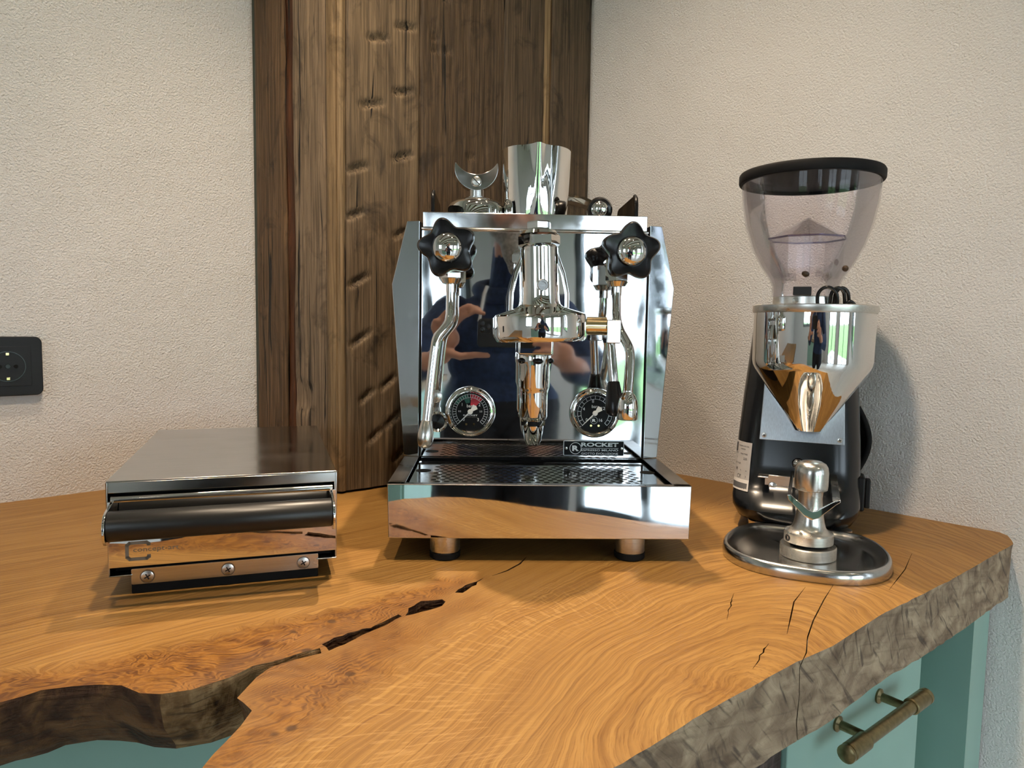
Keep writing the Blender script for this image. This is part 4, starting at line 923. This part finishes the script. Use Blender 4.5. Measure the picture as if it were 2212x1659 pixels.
for x in (px0 + .006, px1 - .006):
    b = MB(); b.lathe([(.0034, 0), (.0030, .0014), (.0001, .0018)], 20, xf((x, ff(zp0 + .006) - .0025, zp0 + .006), '-y'), False); q = b.build('plate_screw', 'steel_turned', pl)
    b = MB(); y_ = ff(zp0 + .006) - .0046
    for a in (.3, .3 + PI / 2):
        c, s2 = math.cos(a), math.sin(a); b.add([(x + c * u - s2 * v, y_, zp0 + .006 + s2 * u + c * v) for u, v in ((-.0019, -.0004), (.0019, -.0004), (.0019, .0004), (-.0019, .0004))], [(0, 1, 2, 3)])
    b.build('screw_cross', 'black', q, smooth=None)
b = MB(); b.lathe([(.0055, 0), (.0078, .004), (.0070, .0095), (.004, .0125), (.0001, .0132)], 28, xf((-.010, ff(.093), .090), '-y'), False); q = b.build('mount_screw', 'steel', gd, smooth=50)
b = MB(); b.box(-.0068, .0068, -.0006, .0006, .0, .0009); o = b.build('screw_slot', 'black', q); o.matrix_local = xf((-.010, ff(.093) - .0129, .090), '-y', .4)
# rating label on the left flank
def LM(p):      # wraps a flat label round the body's front left corner
    z = .080 + p.z; _, cx_, hw_, f_, _b, r = sec_at(z); a = math.radians(-50) + p.x / r; R = r + .0012 - p.y
    return Vector((cx_ - hw_ + r + R * math.sin(a), f_ + r - R * math.cos(a), z))
def lbox(b, x0, x1, y0, y1, z0, z1, k=8):
    m_ = max(1, int((z1 - z0) / .006))
    for i in range(k):
        for j in range(m_): b.box(x0 + (x1 - x0) * i / k, x0 + (x1 - x0) * (i + 1) / k, y0, y1, z0 + (z1 - z0) * j / m_, z0 + (z1 - z0) * (j + 1) / m_)
b = MB(); lbox(b, -.0165, .0165, -.0004, .0004, -.031, .031); b.v = [LM(v) for v in b.v]; lb = b.build('rating_label', 'paper', gd, smooth=None)
for s_, x, z, w in (('MAZZER LUIGI SRL', .003, .0255, .0200), ('VENEZIA', .003, .0215, .009), ('TYPE', -.010, .0150, .006), ('MINI 77382', .005, .0150, .013), ('V', -.009, .0090, .002), ('220', .008, .0090, .006), ('CAT. N 69', -.006, .0020, .013), ('M   -    -', .001, -.0060, .022), ('CE', -.001, -.0150, .008), ('2', .011, -.0150, .002)):
    text(s_, 'lettering', 'ink', lb, x, z, w=w, y=-.0006, M4=LM)
b = MB(); lbox(b, -.0145, .0145, -.0007, -.0004, -.0290, -.0225); b.v = [LM(v) for v in b.v]; b.build('label_band', 'ink', lb, smooth=None)
b = MB(); lbox(b, -.0145, -.0100, -.0007, -.0004, .0170, .0290, 2); b.v = [LM(v) for v in b.v]; b.build('label_logo', 'ink', lb, smooth=None)
# funnel: collar ring, drum and cone
b = MB(); b.lathe([(.0700, .2975), (.0755, .2985), (.0775, .2975), (.0778, .2900), (.0765, .2880)], 80, None, False); b.lathe([(.0001, .2970), (.0700, .2975)], 80, None, False); b.build('collar_ring', 'steel_turned', gd, smooth=40)
b = MB(); b.lathe([(.0755, .2885), (.0752, .2250), (.0742, .2190), (.0715, .2130), (.0180, .1315), (.0165, .1312), (.0170, .1340), (.066, .213)], 96, None, False); b.build('funnel', 'chrome', gd, smooth=40)
b = MB(); b.lathe([(.0400, .2972), (.0425, .2985), (.0425, .3090), (.0410, .3100), (.0300, .3100)], 56, Matrix.Translation((-.010, .006, 0)), True); nr = b.build('neck_ring', 'steel_turned', gd, smooth=40)
b = MB(); b.lathe([(.0045, 0), (.0040, .0025), (.0001, .003)], 18, aim((-.0220, -.0330, .3040), (-.030, -.055, .3040)), False); b.build('neck_screw', 'steel', nr)
b = MB(); b.box(-.026, -.004, -.040, -.026, .3105, .3215); b.build('switch_block', 'black', gd, .0008)
cp = [(.004, -.034, .298), (.004, -.036, .312), (.010, -.038, .3195), (.019, -.038, .3195), (.026, -.036, .311), (.027, -.034, .298)]
cp2 = [(.018, -.030, .298), (.020, -.034, .314), (.027, -.034, .320), (.034, -.030, .314), (.036, -.026, .298)]
for c_ in (cp, cp2, [(x + .005, y + .004, z) for x, y, z in cp2], [(.036, -.030, .298), (.042, -.030, .303), (.048, -.026, .298)]):
    m_ = len(c_); sp = []
    for i in range(m_ - 1):
        p0, p1, p2, p3 = (Vector(c_[max(0, min(m_ - 1, i + j))]) for j in (-1, 0, 1, 2))
        for t in (0, .25, .5, .75): sp.append(.5 * ((2 * p1) + (p2 - p0) * t + (2 * p0 - 5 * p1 + 4 * p2 - p3) * t * t + (3 * p1 - p0 - 3 * p2 + p3) * t ** 3))
    b = MB(); b.tube(sp + [Vector(c_[-1])], .0022, 10); b.build('sensor_cable', 'black_gloss', gd, smooth=60)
# hopper
HM = Matrix.Translation((-.0125, .008, 0))
prof = [(.0395, .3100), (.0400, .3250), (.0440, .3340), (.0560, .3520), (.0680, .3760), (.0770, .4050), (.0825, .4350), (.0842, .4600)]
hp = prof + [(.0860, .4620), (.0862, .4600)] + [(r + .0022, z) for r, z in prof[::-1]]
b = MB(); b.lathe(hp, 80, HM, False); lab(b.build('hopper', 'hopper', gd, smooth=60), 'clear plastic bean hopper')
LMm = HM @ Matrix.Translation((0, 0, .4610))
b = MB(); b.lathe([(.0846, -.001), (.0895, -.001), (.0905, .001), (.0905, .0100), (.0890, .0125), (.080, .0135), (.0001, .0138)], 80, LMm, False); b.lathe([(.0840, .0030), (.0001, .0032)], 80, LMm, False); b.lathe([(.0846, -.001), (.0840, .0030)], 80, LMm, False); ld = b.build('hopper_lid', 'lidblack', gd, smooth=40)
# baffle inside: tent roof on a faceted drum
b = MB(); b.lathe([(.0410, .334), (.0470, .345), (.0480, .3860), (.0500, .3875), (.0008, .4150), (.0008, .4130), (.0470, .3865), (.0455, .346), (.0395, .335)], 8, HM @ Matrix.Rotation(.3, 4, 'Z'), False); b.build('bean_baffle', 'hopper_in', gd, smooth=None)
b = MB(); b.lathe([(.0006, .408), (.0050, .380), (.0052, .340), (.0010, .336)], 12, HM, False); b.build('baffle_stem', 'hopper_in', gd)
b = MB(); b.tube([HM @ Vector((.050 * math.cos(a / 8 * 2 * PI + .3), .050 * math.sin(a / 8 * 2 * PI + .3), .387)) for a in range(9)], .0012, 6); b.build('baffle_rim', 'hopper_rim', gd)
b = MB(); b.lathe([(.0395, .3240), (.0001, .3242)], 40, HM, False); b.build('hopper_gate', 'hopper_in', gd)
# the hopper and funnel stand forward of the motor column
def fwd(p): return Vector((p.x * .955, p.y * .955 - .046, .265 + (p.z - .265) * .955))
for o in list(gd.children_recursive):
    if o.name.split('.')[0] in ('collar_ring', 'funnel', 'neck_ring', 'neck_screw', 'switch_block', 'sensor_cable', 'hopper', 'hopper_lid', 'bean_baffle', 'baffle_stem', 'baffle_rim', 'hopper_gate'):
        for v in o.data.vertices: v.co = fwd(v.co)
# portafilter fork
b = MB(); zf = .063; fy = ff(.062)
b.prism(rrect(.040, .026, .003, 3, -.030, .060), fy - .0025, fy + .012, 'y'); fk = b.build('fork_mount', 'steel', gd, .0006)
b = MB(); b.lathe([(.0052, 0), (.0045, .002), (.0001, .0028)], 24, xf((-.040, fy - .0025, .0590), '-y'), False); q = b.build('fork_screw', 'steel_turned', fk)
b = MB(); vy_ = -.186
vp = [(-.0180, .0830), (-.0145, .0840), (-.0115, .0815), (.0045, .0685), (.0090, .0670), (.0135, .0685), (.0290, .0800), (.0370, .0835), (.0370, .0800), (.0330, .0770), (.0160, .0600), (.0090, .0570), (.0020, .0600), (-.0165, .0775)]
b.prism([(x, z - .002) for x, z in vp], vy_ - .0015, vy_ + .0015, 'y'); b.build('fork_vee', 'chrome', fk, .0008)
for (x0, x1, z) in ((.0290, .0368, .0800), (-.0178, -.0140, .0800)):
    b = MB(); b.box(x0, x1, vy_, fy, z - .0015, z + .0005); b.build('fork_arm', 'steel', fk, .0004)
b = MB(); b.box(-.058, -.045, fy - .020, fy, .0715, .0735); b.build('fork_tab', 'steel', fk, .0006)
# black switch housing and cord on the right flank
b = MB(); b.box(.048, .073, -.004, .030, .028, .074); sb = b.build('switch_housing', 'black', gd, .003)
b = MB(); b.box(.0732, .0795, .002, .018, .032, .070); b.build('switch_rocker', 'black', sb, .0015)
b = MB(); pts = [(.062 + .016 * math.sin(PI * i / 14), .060, .065 + .095 * i / 14) for i in range(15)]; b.tube(pts, .0042, 10); b.build('power_cord', 'rubber', gd, smooth=60)
b = MB(); pts = [(.060 + .012 * math.sin(PI * i / 14), .070, .068 + .085 * i / 14) for i in range(15)]; b.tube(pts, .0042, 10); b.build('power_cord', 'rubber', gd, smooth=60)
# drip tray of the grinder: shallow rounded dish with a rolled rim
RIM = []
half = [(.0, -.2340), (.030, -.2320), (.055, -.2230), (.074, -.2060), (.0865, -.1820), (.0910, -.1550), (.0890, -.1250), (.0810, -.0960), (.0680, -.0740), (.050, -.0635), (.025, -.0605), (.0, -.060)]
full = half + [(-x, y) for x, y in half[-2:0:-1]]
def crv(pts, k=4):
    o = []; m = len(pts)
    for i in range(m):
        p0, p1, p2, p3 = (Vector(pts[(i + j) % m]) for j in (-1, 0, 1, 2))
        for t in range(k):
            t /= k; o.append(.5 * ((2 * p1) + (p2 - p0) * t + (2 * p0 - 5 * p1 + 4 * p2 - p3) * t * t + (3 * p1 - p0 - 3 * p2 + p3) * t ** 3))
    return o
ct = crv([(x + .003, y) for x, y in full]); c0 = Vector((.003, -.147)); n = len(ct)
rows = [(0.0, .0005), (-.0005, .0060), (.0005, .0125), (.0030, .0150), (.0058, .0143), (.0085, .0115), (.013, .0078), (.020, .0062), (.045, .0056)]
V = []
for off, z in rows:
    for i in range(n):
        d = (ct[(i + 1) % n] - ct[i - 1]).normalized(); nn = Vector((-d.y, d.x))
        if nn.dot(c0 - ct[i]) < 0: nn = -nn
        p = ct[i] + nn * off; V.append((p.x, p.y, z))
V.append((c0.x, c0.y, .0056)); ci = len(V) - 1; m = len(rows)
F = [(j * n + i, j * n + (i + 1) % n, (j + 1) * n + (i + 1) % n, (j + 1) * n + i) for j in range(m - 1) for i in range(n)] + [((m - 1) * n + i, (m - 1) * n + (i + 1) % n, ci) for i in range(n)]
b = MB(); b.add(V, F); lab(b.build('grounds_tray', 'traysteel', gd, smooth=60), 'shallow steel grounds tray')

# ------------------------------------------------------------------ tamper standing in the grinder tray
tm = thing('coffee_tamper', 'turned steel tamper standing in the grinder tray', 'tamper', (.3450, .8030, CT + .0058), 0)
b = MB(); b.lathe([(.0295, 0), (.0305, .001), (.0305, .0125), (.0295, .0138), (.0200, .0142)], 64, None, True); tb = b.build('tamper_base', 'steel_turned', tm, smooth=35)
b = MB(); cc = []
for (x, y) in ((.0205, -.0150), (.0150, -.0150), (.0150, -.0085), (.0205, -.0085)): cc.append((x, y, .01405))
for a, c in zip(cc, cc[1:]):
    a, c = Vector(a), Vector(c); d = (c - a).normalized(); nn = Vector((-d.y, d.x, 0)) * .0007; b.add([a + nn, a - nn, c - nn, c + nn], [(0, 1, 2, 3)])
b.build('maker_mark', 'ink', tb, smooth=None)
b = MB(); b.lathe([(.0200, .0142), (.0200, .0165)], 48, None); b.build('rubber_gap', 'rubber', tm)
b = MB(); b.lathe([(.0225, .0165), (.0268, .0175), (.0268, .0275), (.0258, .0290), (.0215, .0305), (.0182, .0340), (.0165, .0400), (.0150, .0480), (.0135, .0580), (.0128, .0680), (.0134, .0760), (.0136, .0770)], 64, None); st = b.build('tamper_stem', 'steel_turned', tm, smooth=30)
b = MB(); b.lathe([(.0040, 0), (.0036, .0008), (.0022, .0008), (.0022, -.001), (.0001, -.001)], 18, aim((-.0262, -.0055, .0225), (-.05, -.0115, .0225)), False); b.build('set_screw', 'black', st)
b = MB(); b.lathe([(.0150, .0772), (.0176, .0785), (.0183, .0830), (.0183, .0980), (.0174, .1040), (.0150, .1080), (.0100, .1105), (.0001, .1112)], 64, None); b.build('tamper_cap', 'steel_turned', tm, smooth=40)

# ------------------------------------------------------------------ coffee beans left in the hopper
gM = Matrix.Translation((.4002, .95, CT)) @ Matrix.Rotation(math.radians(-23), 4, 'Z')
for (x, y, z, a, t_) in ((-.012, -.038, .3375, .3, 'dark coffee bean at the centre of the hopper floor'), (.034, -.034, .3440, 1.2, 'coffee bean resting against the right side of the hopper baffle')):
    b = MB(); b.ball((0, 0, 0), (.0052, .0038, .0036), 8); o = b.build('coffee_bean', 'bean', None, smooth=60); o.location = gM @ fwd(Vector((x, y, z))); o.rotation_euler = (.3, .2, a); tag(o, t_, 'bean', 'beans in the hopper')

# ------------------------------------------------------------------ the photographer, mirrored in the chrome
def vox(mb, name, size, parent, smooth_it=2):
    me = bpy.data.meshes.new(name); me.from_pydata([tuple(v) for v in mb.v], [], mb.f); bm = bmesh.new(); bm.from_mesh(me); bmesh.ops.recalc_face_normals(bm, faces=bm.faces); bm.to_mesh(me); bm.free()
    t = bpy.data.objects.new('tmp', me); COL.objects.link(t); r = t.modifiers.new('r', 'REMESH'); r.mode = 'VOXEL'; r.voxel_size = size
    s = t.modifiers.new('s', 'SMOOTH'); s.factor = .5; s.iterations = smooth_it
    dg = bpy.context.evaluated_depsgraph_get(); m2 = bpy.data.meshes.new_from_object(t.evaluated_get(dg)); bpy.data.objects.remove(t); m2.name = name
    m2.polygons.foreach_set('use_smooth', [True] * len(m2.polygons)); o = bpy.data.objects.new(name, m2); COL.objects.link(o); o.parent = parent; return o
def limb(mb, pts, rad, n=14):
    P2 = [Vector(p) for p in pts]
    for (a, c), (ra, rc) in zip(zip(P2, P2[1:]), zip(rad, rad[1:])):
        k_ = 5; mb.tube([a.lerp(c, i / k_) for i in range(k_ + 1)], [ra + (rc - ra) * i / k_ for i in range(k_ + 1)], n)
    for p, r in zip(P2, rad): mb.ball(p, r, 8)
pe_ = thing('person', 'bearded person in a navy hoodie holding up a phone, mirrored in the chrome', 'person')
g = MB()
g.ball((.06, -.44, .95), (.17, .125, .15), 12); g.ball((.06, -.43, 1.06), (.175, .125, .15), 12); g.ball((.065, -.41, 1.15), (.185, .12, .11), 12); g.ball((.07, -.39, 1.215), (.140, .090, .065), 12)
limb(g, [(.075, -.385, 1.23), (.08, -.34, 1.40)], [.068, .058])
limb(g, [(-.100, -.395, 1.195), (-.235, -.27, 1.03), (-.155, -.075, 1.055)], [.068, .055, .036])
limb(g, [(.240, -.395, 1.195), (.365, -.29, 1.02), (.245, -.085, 1.045)], [.068, .055, .036])
for s in (-1, 1):
    x = .06 + s * .092; limb(g, [(x, -.44, .90), (x + s * .010, -.41, .50), (x + s * .015, -.45, .09)], [.108, .082, .060]); g.ball((x + s * .025, -.385, .045), (.045, .125, .045), 10)
# head
hc = Vector((.085, -.300, 1.510))
g.ball(hc + Vector((0, -.015, .03)), (.076, .096, .098), 14); g.ball(hc + Vector((0, .02, -.045)), (.060, .072, .072), 12)
g.ball(hc + Vector((0, .088, -.012)), (.013, .020, .016), 8); limb(g, [hc + Vector((0, .078, .030)), hc + Vector((0, .092, -.006))], [.009, .012])
for s in (-1, 1):
    g.ball(hc + Vector((s * .078, -.012, -.005)), (.010, .022, .032), 8); g.ball(hc + Vector((s * .034, .066, .036)), (.024, .016, .010), 8); g.ball(hc + Vector((s * .045, .055, -.018)), (.022, .022, .022), 8)
# left hand: palm beyond the phone end, index on top, thumb below
def finger(pts, r0=.0095, r1=.0072): limb(g, pts, [r0 + (r1 - r0) * i / (len(pts) - 1) for i in range(len(pts))], 10)
g.ball((-.118, -.052, 1.100), (.030, .020, .040), 10); g.ball((-.105, -.048, 1.130), (.034, .018, .030), 10); limb(g, [(-.155, -.075, 1.055), (-.125, -.055, 1.090)], [.028, .026])
finger([(-.092, -.044, 1.152), (-.070, -.036, 1.186), (-.034, -.026, 1.203), (-.008, -.020, 1.196)])
finger([(-.104, -.046, 1.154), (-.088, -.036, 1.196), (-.052, -.030, 1.216), (-.022, -.034, 1.208)])
finger([(-.120, -.048, 1.146), (-.122, -.036, 1.182), (-.106, -.026, 1.200), (-.086, -.030, 1.192)])
finger([(-.134, -.050, 1.130), (-.146, -.040, 1.158), (-.140, -.030, 1.176), (-.124, -.030, 1.172)], .0085, .0065)
finger([(-.110, -.044, 1.095), (-.072, -.030, 1.083), (-.030, -.024, 1.088), (.006, -.022, 1.087)], .0125, .0085)
# right hand wraps the other end
g.ball((.210, -.060, 1.088), (.036, .022, .036), 10); limb(g, [(.245, -.085, 1.045), (.220, -.065, 1.075)], [.030, .028])
finger([(.192, -.046, 1.118), (.170, -.030, 1.142), (.146, -.018, 1.150), (.124, -.012, 1.140)])
finger([(.188, -.044, 1.104), (.164, -.024, 1.122), (.140, -.012, 1.126), (.118, -.010, 1.120)])
finger([(.190, -.044, 1.090), (.166, -.022, 1.100), (.142, -.012, 1.102), (.120, -.012, 1.098)])
finger([(.194, -.046, 1.074), (.172, -.028, 1.078), (.152, -.020, 1.080), (.134, -.018, 1.080)], .0085, .0065)
finger([(.198, -.056, 1.112), (.178, -.054, 1.140), (.150, -.048, 1.156)], .0120, .0085)
body = vox(g, 'body', .0055, pe_, 3)
for q in ('hoodie', 'skin', 'trouser'): body.data.materials.append(M[q])
idx = []
for f in body.data.polygons:
    c = f.center
    if c.z > 1.405 or (c.z > 1.375 and c.y > -.32): k_ = 1
    elif c.y > -.098 and c.z > 1.04: k_ = 1
    elif c.z < .93: k_ = 2
    else: k_ = 0
    idx.append(k_)
body.data.polygons.foreach_set('material_index', idx)
g = MB()
g.ball(hc + Vector((0, .032, -.072)), (.060, .062, .050), 12); g.ball(hc + Vector((0, .058, -.112)), (.042, .038, .060), 12); g.ball(hc + Vector((0, .055, -.150)), (.024, .025, .045), 10)
for s in (-1, 1): limb(g, [hc + Vector((s * .066, .010, .005)), hc + Vector((s * .056, .040, -.060))], [.016, .022]); limb(g, [hc + Vector((0, .088, -.034)), hc + Vector((s * .030, .078, -.048))], [.008, .008])
vox(g, 'beard', .006, pe_, 1).data.materials.append(M['hair'])
g = MB(); g.ball(hc + Vector((0, -.030, .055)), (.082, .098, .082), 14); vox(g, 'hair', .008, pe_, 2).data.materials.append(M['hair'])
b = MB(); b.ball(hc + Vector((0, .0855, -.052)), (.022, .008, .0045), 8); b.build('lips', plain('lip_skin', (0.45, 0.16, 0.14), .5), pe_)
for s in (-1, 1):
    b = MB(); b.ball(hc + Vector((s * .033, .072, .020)), (.011, .008, .006), 8); b.build('eye', 'ink', pe_)
g = MB(); g.tube([(.075 + .088 * math.cos(a), -.375 + .080 * math.sin(a), 1.275 - .024 * math.sin(a)) for a in [2 * PI * i / 24 for i in range(25)]], .026, 12); g.build('hood', 'hoodie', pe_, smooth=60)
b = MB(); b.tube([(.006, -.278, 1.285), (-.002, -.270, 1.26), (-.008, -.268, 1.22), (-.016, -.270, 1.175)], .0055, 10); b.build('drawstring', 'cord', pe_, smooth=60)
ph = thing('smartphone', 'black phone with a triple camera held sideways by the mirrored person', 'phone', (.049, -.0125, 1.146))
b = MB(); b.prism(rrect(.150, .073, .011, 6), -.004, .004, 'y'); b.build('phone_case', 'phone', ph, .0015)
b = MB(); b.prism(rrect(.037, .037, .009, 5, -.0520, .0145), .0040, .0058, 'y'); cb = b.build('camera_bump', 'phone', ph, .0008)
for (x, z) in ((-.0610, .0235), (-.0610, .0060), (-.0435, .0148)):
    b = MB(); b.lathe([(.0072, .0058), (.0072, .0072), (.0058, .0076), (.0001, .0070)], 28, xf((x, 0, z), 'y'), False); b.build('lens_ring', 'lens', cb)

# ------------------------------------------------------------------ light path limits
cy = sc.cycles
cy.max_bounces = 7; cy.diffuse_bounces = 3; cy.glossy_bounces = 5; cy.transmission_bounces = 4; cy.transparent_max_bounces = 12
cy.caustics_reflective = False; cy.caustics_refractive = False; cy.sample_clamp_indirect = 6.0
cy.use_light_tree = False
cy.use_adaptive_sampling = True; cy.adaptive_threshold = 0.03
